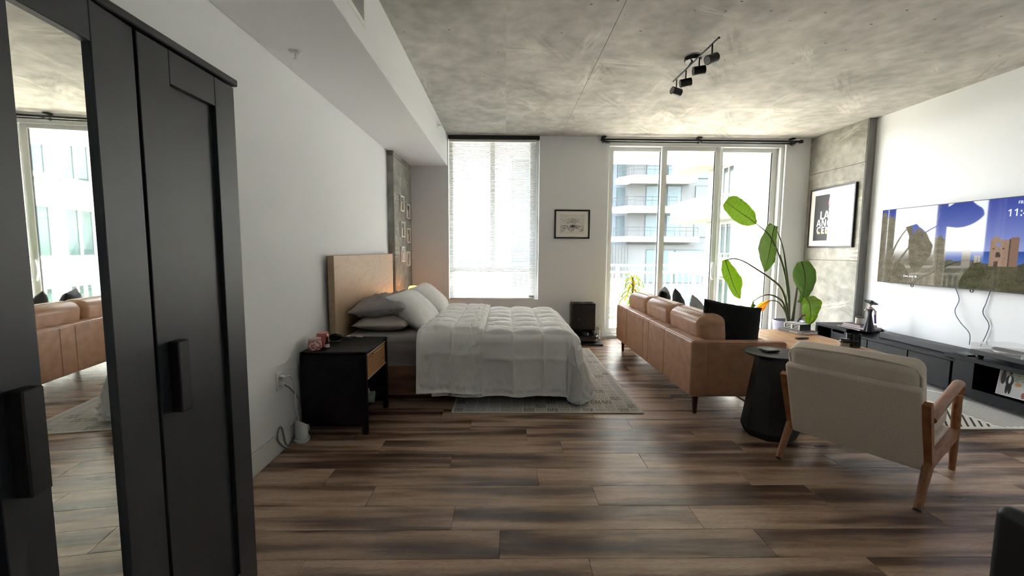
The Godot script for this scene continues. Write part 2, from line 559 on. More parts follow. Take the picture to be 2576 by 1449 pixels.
var M := {}
func materials() -> void:
	M.wall = mat("e9ecee", 0.75)
	M.white = mat("e6e6e3", 0.5)
	M.trim = mat("dededa", 0.45)
	M.frame = mat("d9dcdc", 0.35)
	M.black = mat("17181a", 0.5)
	M.black_metal = mat("141416", 0.35, 0.3)
	M.chrome = mat("c9c9c9", 0.2, 1.0)
	M.ceiling = mat("ffffff", 0.85)
	M.ceiling.albedo_texture = ImageTexture.create_from_image(concrete(1280, 1280, 3, Color("96958e"), Color("c8c6c0"), 190, 0.8))
	M.ceiling.uv1_scale = Vector3(1.0 / 7.0, 1.0 / 7.0, 1)
	bump(M.ceiling, ntex(12, 0.02, ["404040", "c0c0c0"], 5, 512, 512, 30.0), 0.5)
	M.column = mat("ffffff", 0.85)
	M.column.albedo_texture = ImageTexture.create_from_image(concrete(512, 512, 8, Color("7d7b73"), Color("aeaca3"), 40, 1.3))
	M.column.uv1_scale = Vector3(0.45, 0.45, 1)
	bump(M.column, ntex(13, 0.03, ["404040", "c0c0c0"], 5, 256, 256), 0.3)
	M.concrete_side = tri(mat("8a8986", 0.85), ntex(31, 0.02, ["cfcfcf", "ffffff"], 3, 256, 256), Vector3(4, 0.4, 4))
	M.floor = mat("ffffff", 0.27, 0.0, 0.5)
	M.floor.albedo_texture = ntex(41, 0.0075, ["54423a", "785f50", "9a7f6a", "b89a83", "cdb098", "ab8f79"], 5, 1024, 1024, 24.0, FastNoiseLite.TYPE_SIMPLEX_SMOOTH, [0.12, 0.32, 0.45, 0.56, 0.72, 0.95])
	M.floor.vertex_color_use_as_albedo = true
	M.floor.detail_enabled = true; M.floor.detail_blend_mode = BaseMaterial3D.BLEND_MODE_MUL
	M.floor.detail_albedo = ntex(43, 0.28, ["c4bdb6", "ffffff", "ece8e4"], 3, 1024, 1024)
	bump(M.floor, ntex(42, 0.05, ["303030", "d0d0d0"], 3, 512, 512), 0.12)
	M.oak = mat("c9a884", 0.45)
	M.oak.albedo_texture = ntex(51, 0.012, ["b98f68", "f0dcc4", "d9b893"], 4, 512, 512, 20.0)
	M.oak_pale = mat("cbb49b", 0.5)
	M.oak_pale.albedo_texture = ntex(52, 0.012, ["e2d2c0", "f6ecdf", "ebdccb"], 5, 512, 512, 8.0)
	M.oak_dark = mat("a08068", 0.55)
	M.oak_dark.albedo_texture = ntex(53, 0.012, ["b0a094", "f0e8e0"], 4, 256, 256, 20.0)
	M.walnut = mat("4a2c1f", 0.45)
	M.teak = mat("986c48", 0.4)
	M.teak.albedo_texture = ntex(54, 0.02, ["b58c70", "fff0e0", "d8b49a"], 4, 256, 256, 20.0)
	M.black_wood = mat("ffffff", 0.48, 0.0, 0.33)
	M.black_wood.albedo_texture = ntex(55, 0.02, ["0b0c0e", "18191c"], 4, 256, 256, 10.0)
	M.wardrobe = mat("2a2d32", 0.4)
	M.dark_gap = mat("0c0c0d", 0.8)
	M.mirror = mat("f2f5f2", 0.015, 1.0)
	M.leather = tri(mat("ffffff", 0.42), ntex(61, 0.012, ["a87d5f", "b98c6c", "c49877"], 5, 512, 512, 20.0), Vector3(1.2, 1.2, 1.2))
	bump(M.leather, ntex(62, 0.06, ["505050", "b0b0b0"], 4, 256, 256), 0.12)
	M.linen = tri(mat("ffffff", 0.85), ntex(63, 0.09, ["d4c6b4", "eadecf"], 3, 512, 512), Vector3(2, 2, 2))
	M.linen.rim_enabled = true; M.linen.rim = 0.3
	M.cotton = mat("f1f1f0", 0.8)
	bump(M.cotton, ntex(64, 0.02, ["404040", "c0c0c0"], 4, 256, 256), 0.08)
	M.cotton.uv1_triplanar = true; M.cotton.uv1_scale = Vector3(2, 2, 2)
	M.cotton.rim_enabled = true; M.cotton.rim = 0.7; M.cotton.rim_tint = 0.0
	M.pillow_white = mat("ededed", 0.85)
	M.pillow_grey = mat("a5a0a0", 0.85)
	M.pillow_beige = mat("c4bab0", 0.85)
	M.sheet = mat("979191", 0.85)
	M.black_fabric = tri(mat("ffffff", 0.95), ntex(65, 0.08, ["0b0b0d", "17171a"], 3, 256, 256), Vector3(3, 3, 3))
	M.grey_fabric = mat("8d9391", 0.9)
	M.screen_black = mat("08090a", 0.06)
	M.paper = mat("eceae4", 0.7)
	M.glass = glass(0.07)
	M.picture_glass = glass(0.0)
	M.picture_glass.metallic_specular = 0.27
	M.smoke = glass(0.62, "1a2024")
	M.cord = mat("d8d6d0", 0.5)
	M.ext_white = tri(mat("ffffff", 0.8), ntex(71, 0.02, ["a09f9b", "acaba7"], 4, 256, 256), Vector3(0.2, 0.2, 0.2))
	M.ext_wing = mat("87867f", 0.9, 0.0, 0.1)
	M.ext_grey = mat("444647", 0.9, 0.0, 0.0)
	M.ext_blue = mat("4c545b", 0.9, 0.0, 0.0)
	M.ext_glass = mat("3a474c", 0.12, 0.0, 0.2)
	M.ext_glass_green = mat("1d2b29", 0.12, 0.0, 0.2)
	M.ext_dark = mat("2b2e31", 0.8, 0.0, 0.1)
	M.rail_white = mat("a9acab", 0.5)
	M.leaf = mat("728f22", 0.38)
	M.leaf.albedo_texture = ntex(81, 0.03, ["d0dcb0", "ffffff"], 3, 256, 64)
	M.leaf.backlight_enabled = true; M.leaf.backlight = Color(0.62, 0.66, 0.16)
	M.leaf_dark = mat("3a6422", 0.32)
	M.leaf_dark.backlight_enabled = true; M.leaf_dark.backlight = Color(0.17, 0.22, 0.05)
	M.leaf_dead = mat("c98a2a", 0.6)
	M.leaf_dead.backlight_enabled = true; M.leaf_dead.backlight = Color(0.8, 0.5, 0.1)
	M.stem = mat("4a4f30", 0.5)
	M.foliage = mat("33462a", 0.8)
	M.foliage.backlight_enabled = true; M.foliage.backlight = Color(0.2, 0.3, 0.1)

func room() -> void:
	var rng := RandomNumberGenerator.new()
	rng.seed = 77
	# floor: every plank its own piece, laid in rows along x
	var fl := Node3D.new()
	fl.name = "floor"; add_child(fl)
	fl.set_meta("kind", "structure")
	part(fl, "underlay", Mb.new().span(Vector3(LEFT - 0.2, -0.2, BACK - 0.1), Vector3(RIGHT + 0.2, -0.006, 1.0)), M.dark_gap)
	var phase := {0: -0.018, 1: -0.247, 2: 0.487, 3: 0.193, 4: -0.327, 5: 0.382, 6: 0.159, 7: -0.249, -1: 0.36}
	var rest := Mb.new()
	for row in range(-14, 24):
		var zc := -1.786 - 0.187 * row
		var ph: float = phase.get(row, rng.randf_range(0, 1.19))
		if zc - 0.09 < BACK: continue
		var x0: float = ph - 1.19 * ceil((ph - LEFT) / 1.19)
		while x0 < RIGHT:
			var a := maxf(x0, LEFT)
			var b := minf(x0 + 1.19, RIGHT)
			if b - a > 0.02:
				var near := zc > -0.95
				var m: Mb = rest if near else Mb.new()
				var tone := rng.randf_range(0.84, 1.25)
				m.col = Color(tone, tone * rng.randf_range(0.96, 1.0), tone * rng.randf_range(0.93, 1.0))
				m.uo = Vector2(rng.randf() * 7.0, rng.randf() * 7.0); m.us = Vector2(0.075, 0.75)
				m.span(Vector3(a + 0.0005, -0.006, zc - 0.0931), Vector3(b - 0.0005, 0.0, zc + 0.0931), 0.0012)
				if not near: part(fl, "plank", m, M.floor)
			x0 += 1.19
	stuff(part(fl, "plank_field", rest, M.floor))
	# walls
	struct("wall_left", Mb.new().span(Vector3(LEFT - 0.2, -0.2, BACK - 0.2), Vector3(LEFT, CEIL + 0.2, 1.0)), M.wall)
	struct("wall_right", Mb.new().span(Vector3(RIGHT, -0.2, BACK - 0.2), Vector3(RIGHT + 0.2, CEIL + 0.2, 1.0)), M.wall)
	struct("wall_front", Mb.new().span(Vector3(LEFT - 0.2, -0.2, 0.8), Vector3(RIGHT + 0.2, CEIL + 0.2, 1.0)), M.wall)  # unseen wall, drawn in close behind the camera for its bounce light
	var wb := Mb.new()
	for e in [[-1.6, -0.82, -0.2, 3.1], [-0.82, 0.485, -0.2, 0.573], [-0.82, 0.485, 2.905, 3.1], [0.485, 1.475, -0.2, 3.1], [1.475, 4.046, 2.86, 3.1], [4.046, 4.7, -0.2, 3.1]]:
		wb.span(Vector3(e[0], e[2], BACK - 0.2), Vector3(e[1], e[3], BACK))
	struct("wall_back", wb, M.wall)
	# concrete ceiling cast in four fields with open joints
	var ce := Node3D.new()
	ce.name = "ceiling"; add_child(ce)
	ce.set_meta("kind", "structure")
	part(ce, "slab", Mb.new().span(Vector3(LEFT - 0.2, CEIL + 0.005, BACK - 0.2), Vector3(RIGHT + 0.2, CEIL + 0.2, 1.0)), M.concrete_side)
	for e in [[LEFT, 0.78, BACK, -4.945], [0.78, RIGHT, BACK, -4.945], [LEFT, 0.78, -4.945, 0.8], [0.78, RIGHT, -4.945, 0.8]]:
		part(ce, "panel", Mb.new().span(Vector3(e[0] + 0.002, CEIL, e[2] + 0.002), Vector3(e[1] - 0.002, CEIL + 0.01, e[3] - 0.002)), M.ceiling)
	# soffit, columns, baseboards
	struct("trim_1", Mb.new().span(Vector3(LEFT, 2.483, BACK), Vector3(-0.83, CEIL, 0.8), 0.004), M.wall)
	var c1 := Node3D.new()
	c1.name = "trim_2"; add_child(c1); c1.set_meta("kind", "structure")
	for e in [[0.0, 1.22], [1.222, 2.42], [2.422, 2.482]]:
		part(c1, "block", Mb.new().span(Vector3(LEFT, e[0], BACK), Vector3(-1.355, e[1], -5.29), 0.004), M.column)
	var c2 := Node3D.new()
	c2.name = "trim_3"; add_child(c2); c2.set_meta("kind", "structure")
	for e in [[0.0, 1.185], [1.189, 2.40], [2.404, 2.916]]:
		part(c2, "block", Mb.new().span(Vector3(4.4, e[0], BACK), Vector3(RIGHT, e[1], -5.27), 0.003), M.column)
	struct("trim_4", Mb.new().span(Vector3(4.402, 0, -5.27), Vector3(RIGHT, CEIL, -5.255), 0.004), M.concrete_side)
	struct("baseboard_left", Mb.new().span(Vector3(LEFT, 0, -5.29), Vector3(LEFT + 0.014, 0.13, 0.8), 0.004), M.trim)
	var bb := Mb.new()
	bb.span(Vector3(-1.355, 0, BACK), Vector3(1.45, 0.1, BACK + 0.014), 0.004).span(Vector3(4.07, 0, BACK), Vector3(4.4, 0.1, BACK + 0.014), 0.004)
	struct("baseboard_back", bb, M.trim)
	struct("baseboard_right", Mb.new().span(Vector3(RIGHT - 0.014, 0, -5.25), Vector3(RIGHT, 0.1, 0.8), 0.004), M.trim)

func openings() -> void:
	# window behind the blind
	var w := Node3D.new()
	w.name = "window_1"; add_child(w); w.set_meta("kind", "structure")
	var zf := BACK - 0.15
	part(w, "frame", Mb.new().span(Vector3(-0.82, 0.573, zf - 0.04), Vector3(-0.77, 2.9, zf + 0.04)).span(Vector3(0.355, 0.573, zf - 0.04), Vector3(0.485, 2.9, zf + 0.04)).span(Vector3(-0.77, 0.573, zf - 0.04), Vector3(0.435, 0.62, zf + 0.04)).span(Vector3(-0.77, 2.85, zf - 0.04), Vector3(0.435, 2.9, zf + 0.04)), M.frame)  # right jamb widened to stop sun leaking past the blind
	part(w, "mullion", Mb.new().span(Vector3(-0.225, 1.03, zf - 0.03), Vector3(-0.155, 2.85, zf + 0.03), 0.003), M.frame)
	part(w, "rail", Mb.new().span(Vector3(-0.77, 0.97, zf - 0.03), Vector3(0.435, 1.03, zf + 0.03), 0.003), M.frame)
	for e in [[-0.77, -0.225, 1.03, 2.85], [-0.155, 0.435, 1.03, 2.85], [-0.77, 0.435, 0.62, 0.97]]:
		part(w, "pane", Mb.new().span(Vector3(e[0], e[2], zf - 0.001), Vector3(e[1], e[3], zf + 0.001)), M.glass)
	var bl := thing("window_blind", "white horizontal slat blind under a black valance on the window by the bed", "blind", Vector3(-0.1875, 0.575, BACK - 0.03))
	part(bl, "valance", Mb.new().span(Vector3(-0.63, 2.29, -0.03), Vector3(0.672, 2.342, 0.045), 0.004), mat("1b1c22", 0.5))
	part(bl, "head_rail", Mb.new().span(Vector3(-0.625, 2.255, -0.02), Vector3(0.63, 2.288, 0.02), 0.002), M.white)
	var sl := Mb.new()
	var slm := mat("b2b4b4", 0.5)
	slm.metallic_specular = 0.3
	for k in 5:       # a gently crowned strip, tilted a little
		var a := (k - 2.5) / 5.0
		var b := (k - 1.0) / 5.0
		var p := func(s: float) -> Vector3: return Vector3(0, 0.004 * (0.25 - s * s) + s * 0.0065, s * 0.025)
		var pa: Vector3 = p.call(a)
		var pb: Vector3 = p.call(b)
		var L := Vector3(-0.622, 0, 0)
		var R := Vector3(0.626, 0, 0)
		sl.face([L + pa, L + pb, R + pb, R + pa], Vector3.UP)
		sl.face([L + pa - Vector3(0, 0.0006, 0), L + pb - Vector3(0, 0.0006, 0), R + pb - Vector3(0, 0.0006, 0), R + pa - Vector3(0, 0.0006, 0)], Vector3.DOWN)
	var slm_mesh := sl.mesh()
	for k in 108: part(bl, "slat", slm_mesh, slm, Vector3(0, 0.03 + k * 0.0206, 0))
	part(bl, "bottom_rail", Mb.new().span(Vector3(-0.622, 0.0, -0.013), Vector3(0.626, 0.016, 0.013), 0.003), M.white)
	for x in [-0.56, -0.03, 0.47]: part(bl, "ladder_cord", Mb.new().tube([Vector3(x, 0.015, 0.014), Vector3(x, 2.26, 0.014)], 0.0012, 5), M.cord)
	part(bl, "tilt_wand", Mb.new().tube([Vector3(0.652, 2.26, 0.035), Vector3(0.652, 0.36, 0.035)], 0.004, 8), M.white)
	part(bl, "pull_cord", Mb.new().tube([Vector3(0.575, 2.26, 0.03), Vector3(0.575, 0.95, 0.03)], 0.0015, 5), M.cord)
	part(bl, "cord_tassel", Mb.new().lathe([Vector2(0.0, 0.0), Vector2(0.006, 0.0), Vector2(0.004, 0.035), Vector2(0.0, 0.035)], 8, Vector3(0.575, 0.93, 0.03)), M.white)
	# sliding glass door
	var d := Node3D.new()
	d.name = "door_1"; add_child(d); d.set_meta("kind", "structure")
	var z1 := BACK - 0.085
	var z2 := BACK - 0.14
	part(d, "frame", Mb.new().span(Vector3(1.475, 2.80, z2 - 0.05), Vector3(4.046, 2.86, z1 + 0.045), 0.004).span(Vector3(1.475, -0.1, z2 - 0.05), Vector3(4.046, 0.035, z1 + 0.06), 0.004).span(Vector3(4.0, 0, z2 - 0.05), Vector3(4.046, 2.8, z1 + 0.045), 0.004).span(Vector3(1.475, 0, z2 - 0.05), Vector3(1.5, 2.8, z1 + 0.045), 0.004), M.frame)
	var leafs := [[1.50, 2.345, z2], [2.27, 3.13, z1], [3.115, 4.0, z2]]
	for k in 3:
		var e: Array = leafs[k]
		var f := Mb.new()
		var sw := 0.075
		f.span(Vector3(e[0], 0.035, e[2] - 0.02), Vector3(e[0] + sw, 2.8, e[2] + 0.02), 0.004).span(Vector3(e[1] - sw, 0.035, e[2] - 0.02), Vector3(e[1], 2.8, e[2] + 0.02), 0.004)
		f.span(Vector3(e[0] + sw, 2.745, e[2] - 0.02), Vector3(e[1] - sw, 2.8, e[2] + 0.02)).span(Vector3(e[0] + sw, 0.035, e[2] - 0.02), Vector3(e[1] - sw, 0.13, e[2] + 0.02))
		var pf := part(d, "sash", f, M.frame)
		part(pf, "pane", Mb.new().span(Vector3(e[0] + sw, 0.13, e[2] - 0.002), Vector3(e[1] - sw, 2.745, e[2] + 0.002)), M.glass)
		var gk := Mb.new()
		for xx in [e[0] + sw + 0.003, e[1] - sw - 0.003]: gk.span(Vector3(xx - 0.003, 0.13, e[2] - 0.008), Vector3(xx + 0.003, 2.745, e[2] + 0.012))
		part(pf, "gasket", gk, M.ext_dark)
		if k == 1: part(pf, "handle", Mb.new().tube(spline([Vector3(3.1, 1.13, z1 + 0.02), Vector3(3.075, 1.12, z1 + 0.05), Vector3(3.055, 1.04, z1 + 0.06), Vector3(3.055, 0.97, z1 + 0.06), Vector3(3.075, 0.89, z1 + 0.05), Vector3(3.1, 0.88, z1 + 0.02)], 5), 0.011, 8), M.white)
	# curtain rod over the door
	var r := thing("curtain_rod", "black metal double curtain rod above the sliding glass door", "curtain rod", Vector3(2.76, 2.85, BACK + 0.09))
	part(r, "rod", Mb.new().tube([Vector3(-1.38, 0, 0.02), Vector3(1.4, 0, 0.02)], 0.015, 12), M.black_metal)
	part(r, "rod", Mb.new().tube([Vector3(-1.36, -0.012, -0.05), Vector3(1.38, -0.012, -0.05)], 0.01, 10), M.black_metal)
	for x in [-1.37, 0.0, 1.34]:
		var br := Mb.new().span(Vector3(x - 0.012, -0.02, -0.09), Vector3(x + 0.012, 0.055, -0.082)).span(Vector3(x - 0.008, -0.022, -0.09), Vector3(x + 0.008, -0.012, 0.03)).span(Vector3(x - 0.03, 0.045, -0.09), Vector3(x + 0.03, 0.06, -0.02))
		part(r, "bracket", br, M.black_metal)
	for x in [-1.4, 1.42]: part(r, "finial", Mb.new().rbox(Vector3(x, 0, 0.02), Vector3(0.05, 0.045, 0.045), 0.012, 2), M.black_metal)
	for k in 7: part(r, "curtain_ring", Mb.new().tube(ring(Vector3((-1.34 + k * 0.018) if k < 4 else (1.28 + k * 0.012), -0.02, -0.05), Vector3.RIGHT, 0.02, 14), 0.0025, 5, false), M.black_metal)

func ring(o: Vector3, ax: Vector3, r: float, n: int) -> Array:
	var s := ax.cross(Vector3.UP)
	if s.length() < 0.1: s = ax.cross(Vector3.BACK)
	s = s.normalized()
	var w := ax.cross(s).normalized()
	var out := []
	for k in n + 1: out.append(o + (s * cos(TAU * k / n) + w * sin(TAU * k / n)) * r)
	return out

# ---------------------------------------------------------------- outside the glass
func outside() -> void:
	# the balcony
	struct("trim_5", Mb.new().span(Vector3(-6, -0.28, -8.2), Vector3(4.7, -0.045, BACK - 0.2)), M.ext_white)
	struct("trim_6", Mb.new().span(Vector3(0.55, 2.905, -8.12), Vector3(4.7, 3.12, BACK - 0.2)).span(Vector3(-2.2, 2.905, -7.75), Vector3(0.55, 3.12, BACK - 0.2)), M.ext_white)  # the run over the window is added to shade the blind from sun
	struct("trim_7", Mb.new().span(Vector3(4.43, -0.28, -8.07), Vector3(4.75, 3.12, BACK - 0.2)), M.ext_white)
	var pv := Node3D.new()
	pv.name = "floor_balcony"; add_child(pv); pv.set_meta("kind", "structure")
	var paver := mat("b5b2ab", 0.8)
	var pm := Mb.new().box(Vector3.ZERO, Vector3(0.525, 0.03, 0.525), 0.004).mesh()
	for a in 11:
		for b in 3: part(pv, "paver", pm, paver, Vector3(-1.1 + a * 0.53, -0.03, -6.75 - b * 0.53))
	var rl := thing("balcony_railing", "white metal balcony railing with slim balusters outside the sliding door", "railing", Vector3(0, -0.045, -8.06))
	part(rl, "top_rail", Mb.new().span(Vector3(-2.0, 1.045, -0.045), Vector3(4.43, 1.085, 0.045), 0.008), M.rail_white)
	part(rl, "mid_rail", Mb.new().span(Vector3(-2.0, 0.915, -0.02), Vector3(4.43, 0.955, 0.02), 0.005), M.rail_white)
	part(rl, "bottom_rail", Mb.new().span(Vector3(-2.0, 0.09, -0.02), Vector3(4.43, 0.13, 0.02), 0.005), M.rail_white)
	for x in [-1.4, 0.1, 2.13, 3.6]: part(rl, "post", Mb.new().span(Vector3(x - 0.03, 0.0, -0.03), Vector3(x + 0.03, 1.045, 0.03), 0.005), M.rail_white)
	var bm := Mb.new().span(Vector3(-0.01, 0.13, -0.01), Vector3(0.01, 0.915, 0.01), 0.002).mesh()
	for k in 56: part(rl, "baluster", bm, M.rail_white, Vector3(-1.9 + k * 0.1125, 0, 0))
	# the white wing at the right, its wall facing the balcony from the side
	var wg := thing("apartment_wing", "white apartment wing at right outside with railed balconies and green windows", "building", Vector3(12.3, -12, -18))
	var ww := Mb.new()
	ww.span(Vector3(0, 0, -8.2), Vector3(9, 30, 10))
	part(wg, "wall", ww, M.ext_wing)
	for lv in range(1, 9):
		var y := 3.1 * lv - 0.4 + 0.0
		for e in [[-5.7, 1.1], [-3.0, 1.5], [-0.8, 1.5], [2.6, 1.5]]:
			var f := Mb.new()
			for q in [[-e[1] / 2 - 0.06, -e[1] / 2], [-0.03, 0.03], [e[1] / 2, e[1] / 2 + 0.06]]: f.span(Vector3(-0.08, y + 0.95, e[0] + q[0]), Vector3(0.0, y + 2.8, e[0] + q[1]))
			f.span(Vector3(-0.08, y + 2.8, e[0] - e[1] / 2 - 0.06), Vector3(0, y + 2.88, e[0] + e[1] / 2 + 0.06)).span(Vector3(-0.12, y + 0.85, e[0] - e[1] / 2 - 0.1), Vector3(0, y + 0.95, e[0] + e[1] / 2 + 0.1))
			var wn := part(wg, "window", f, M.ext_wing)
			for q in [-1, 1]: part(wn, "pane", Mb.new().span(Vector3(-0.03, y + 0.95, e[0] + minf(q * 0.03, q * e[1] / 2)), Vector3(-0.015, y + 2.8, e[0] + maxf(q * 0.03, q * e[1] / 2))), M.ext_glass_green)
			if e[0] > -4.0:      # railing of uprights below the window
				var jr := Mb.new()
				for k in 9: jr.span(Vector3(-0.2, y, e[0] - 0.8 + k * 0.2 - 0.02), Vector3(-0.16, y + 0.78, e[0] - 0.8 + k * 0.2 + 0.02))
				jr.span(Vector3(-0.21, y + 0.78, e[0] - 0.85), Vector3(-0.15, y + 0.84, e[0] + 0.85)).span(Vector3(-0.21, y - 0.06, e[0] - 0.85), Vector3(-0.15, y, e[0] + 0.85))
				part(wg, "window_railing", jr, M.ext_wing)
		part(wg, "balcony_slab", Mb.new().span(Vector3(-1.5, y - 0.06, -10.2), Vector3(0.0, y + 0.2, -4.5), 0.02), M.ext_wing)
		var br := Mb.new()
		for k in 39: br.span(Vector3(-1.46, y + 0.2, -10.15 + k * 0.147 - 0.012), Vector3(-1.43, y + 1.15, -10.15 + k * 0.147 + 0.012))
		for k in 10:
			for q in [-10.15, -4.55]: br.span(Vector3(-1.45 + k * 0.15, y + 0.2, q - 0.012), Vector3(-1.42 + k * 0.15, y + 1.15, q + 0.012))
		br.span(Vector3(-1.49, y + 1.13, -10.2), Vector3(-1.4, y + 1.2, -4.5)).span(Vector3(-1.46, y + 0.28, -10.2), Vector3(-1.42, y + 0.33, -4.5))
		for q in [-10.17, -4.53]: br.span(Vector3(-1.45, y + 1.13, q - 0.03), Vector3(0, y + 1.2, q + 0.03))
		for q in [-8.6, -6.2]: br.tube(ring(Vector3(-1.445, y + 0.72, q), Vector3.RIGHT, 0.34, 18), 0.03, 5, false)
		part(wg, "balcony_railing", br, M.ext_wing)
	# the grey tower straight ahead
	var tw := thing("apartment_tower", "grey apartment tower with projecting white balconies seen through the glass door", "building", Vector3(13.3, -12, -46))
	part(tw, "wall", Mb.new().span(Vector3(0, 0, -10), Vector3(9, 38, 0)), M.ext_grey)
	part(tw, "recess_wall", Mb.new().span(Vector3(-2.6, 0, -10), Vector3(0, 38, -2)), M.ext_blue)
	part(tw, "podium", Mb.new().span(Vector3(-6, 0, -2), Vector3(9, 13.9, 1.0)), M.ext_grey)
	for lv in range(-3, 8):
		var y := 14.2 + 3.1 * lv
		if lv >= 0:
			var xl: float = [-1.9, -2.0, -1.4, -1.9][lv % 4]
			var xr: float = [6.7, 4.4, 6.3, 5.0][lv % 4]
			var poly := [Vector2(xl, -1.0), Vector2(xl, 0.4), Vector2(xl + 1.1, 2.0), Vector2(xr, 2.0), Vector2(xr, -1.0)]
			var m := Mb.new()
			m.x = Transform3D(Basis(Vector3.RIGHT, PI / 2), Vector3(0, y + 0.28, 0))
			part(tw, "balcony_slab", m.prism(poly, 0.56), M.ext_white)
			var r := Mb.new()
			var pts := [Vector3(xl + 0.1, y + 1.5, 0.4), Vector3(xl + 1.15, y + 1.5, 1.9), Vector3(xr - 0.1, y + 1.5, 1.9)]
			for k in 2:
				r.tube([pts[k], pts[k + 1]], 0.035, 5); r.tube([pts[k] - Vector3(0, 0.35, 0), pts[k + 1] - Vector3(0, 0.35, 0)], 0.025, 5)
				for j in 7:
					var q: Vector3 = pts[k].lerp(pts[k + 1], j / 6.0)
					r.tube([q, q - Vector3(0, 0.95, 0)], 0.025, 5)
			part(tw, "balcony_railing", r, M.ext_dark)
		for e in [[1.7, 2.1, 0.0], [4.0, 1.4, 0.0], [7.0, 1.4, 0.0], [-0.9, 1.3, -2.0]]:
			if lv < 0: continue
			var f := Mb.new().span(Vector3(e[0] - 0.06, y + 0.56, e[2]), Vector3(e[0] + e[1] + 0.06, y + 2.9, e[2] + 0.06))
			var wn := part(tw, "window", f, M.ext_dark)
			part(wn, "pane", Mb.new().span(Vector3(e[0], y + 0.62, e[2] + 0.05), Vector3(e[0] + e[1], y + 2.84, e[2] + 0.08)), M.ext_glass)
	for e in [[1.6, 2.9, 9.9, 13.4], [4.7, 2.9, 9.9, 13.4], [-4.6, 1.6, 4.2, 8.2], [-1.6, 1.6, 4.2, 8.2], [1.8, 1.6, 4.2, 8.2], [5.2, 1.6, 4.2, 8.2]]:
		var wn := part(tw, "window", Mb.new().span(Vector3(e[0] - 0.06, e[2], 1.0), Vector3(e[0] + e[1] + 0.06, e[3], 1.06)), M.ext_dark)
		part(wn, "pane", Mb.new().span(Vector3(e[0], e[2] + 0.06, 1.05), Vector3(e[0] + e[1], e[3] - 0.06, 1.08)), M.ext_glass)
	var sc := Mb.new()
	for k in 17: sc.span(Vector3(-5.6 + k * 0.32, 10.2, 1.3), Vector3(-5.55 + k * 0.32, 14.0, 1.36))
	part(tw, "screen", sc, M.ext_dark)
	for e in [["far_tower", "pale blue-grey high-rise with small balconies at left edge of glass door", Vector3(9.5, -12, -70), 8.0, M.ext_blue], ["far_block", "pale grey high-rise seen through the right half of the window blind", Vector3(0.9, -12, -60), 4.6, M.ext_grey], ["low_block", "low white building seen through the lower left of the window blind", Vector3(-9.5, -12, -55), 8.5, M.ext_white]]:
		var h: float = 17.0 if e[0] == "low_block" else 46.0
		var tb := thing("distant_building", e[1], "building", e[2])
		part(tb, "wall", Mb.new().span(Vector3(0, 0, -8), Vector3(e[3], h, 0)), e[4])
		for lv in int(h / 3.1) - 1:
			if lv < 3: continue
			part(tb, "balcony", Mb.new().span(Vector3(e[3] * 0.55, 3.1 * lv, 0), Vector3(e[3] + 0.7, 3.1 * lv + 0.45, 1.2)), M.ext_white)
			for k in 3:
				var x: float = e[3] * (0.08 + 0.31 * k)
				part(tb, "window", Mb.new().span(Vector3(x, 3.1 * lv + 0.7, 0), Vector3(x + e[3] * 0.2, 3.1 * lv + 2.6, 0.05)), M.ext_glass)
	struct("ground", Mb.new().span(Vector3(-90, -13, -130), Vector3(90, -12, -8.4)), mat("55564d", 0.9))
	var rng := RandomNumberGenerator.new()
	rng.seed = 5
	var spots := [Vector3(-9.5, -12, -27), Vector3(-4.2, -12, -30), Vector3(1.2, -12, -26), Vector3(7.0, -12, -30), Vector3(-15, -12, -33)]
	for k in spots.size():
		var tr := thing("tree", ["broad green tree below the window, leftmost but one of the row", "green tree below the middle of the window blind", "green tree below the right part of the window blind", "green tree between the window and the glass door, low outside", "leftmost green tree of the row below the window"][k], "tree", spots[k], 0.0, "trees below the window")
		part(tr, "trunk", Mb.new().tube([Vector3.ZERO, Vector3(0.1, 4, 0), Vector3(-0.1, 8, 0.1)], [0.28, 0.2, 0.1], 8), M.walnut)
		var ns := FastNoiseLite.new()
		ns.seed = k; ns.frequency = 0.6
		for j in 4:
			var o := Vector3(rng.randf_range(-1.4, 1.4), rng.randf_range(7.5, 9.6), rng.randf_range(-1.2, 1.2))
			var rr := rng.randf_range(1.6, 2.2)
			var f := func(a: float, b: float) -> Vector3:
				var th := a * PI
				var ph := b * TAU
				var d := Vector3(sin(th) * cos(ph), cos(th), sin(th) * sin(ph))
				return o + d * rr * (1.0 + 0.22 * ns.get_noise_3dv(d * 3.0 + o) + 0.2 * ns.get_noise_3dv(d * 9.0))
			part(tr, "crown", Mb.new().grid(18, 28, f, Vector2.ONE, false, true), M.foliage)

# ---------------------------------------------------------------- furniture
func furniture() -> void:
	wardrobe(); bed(); bedside(); sofa(); tables(); armchair(); media(); rugs()

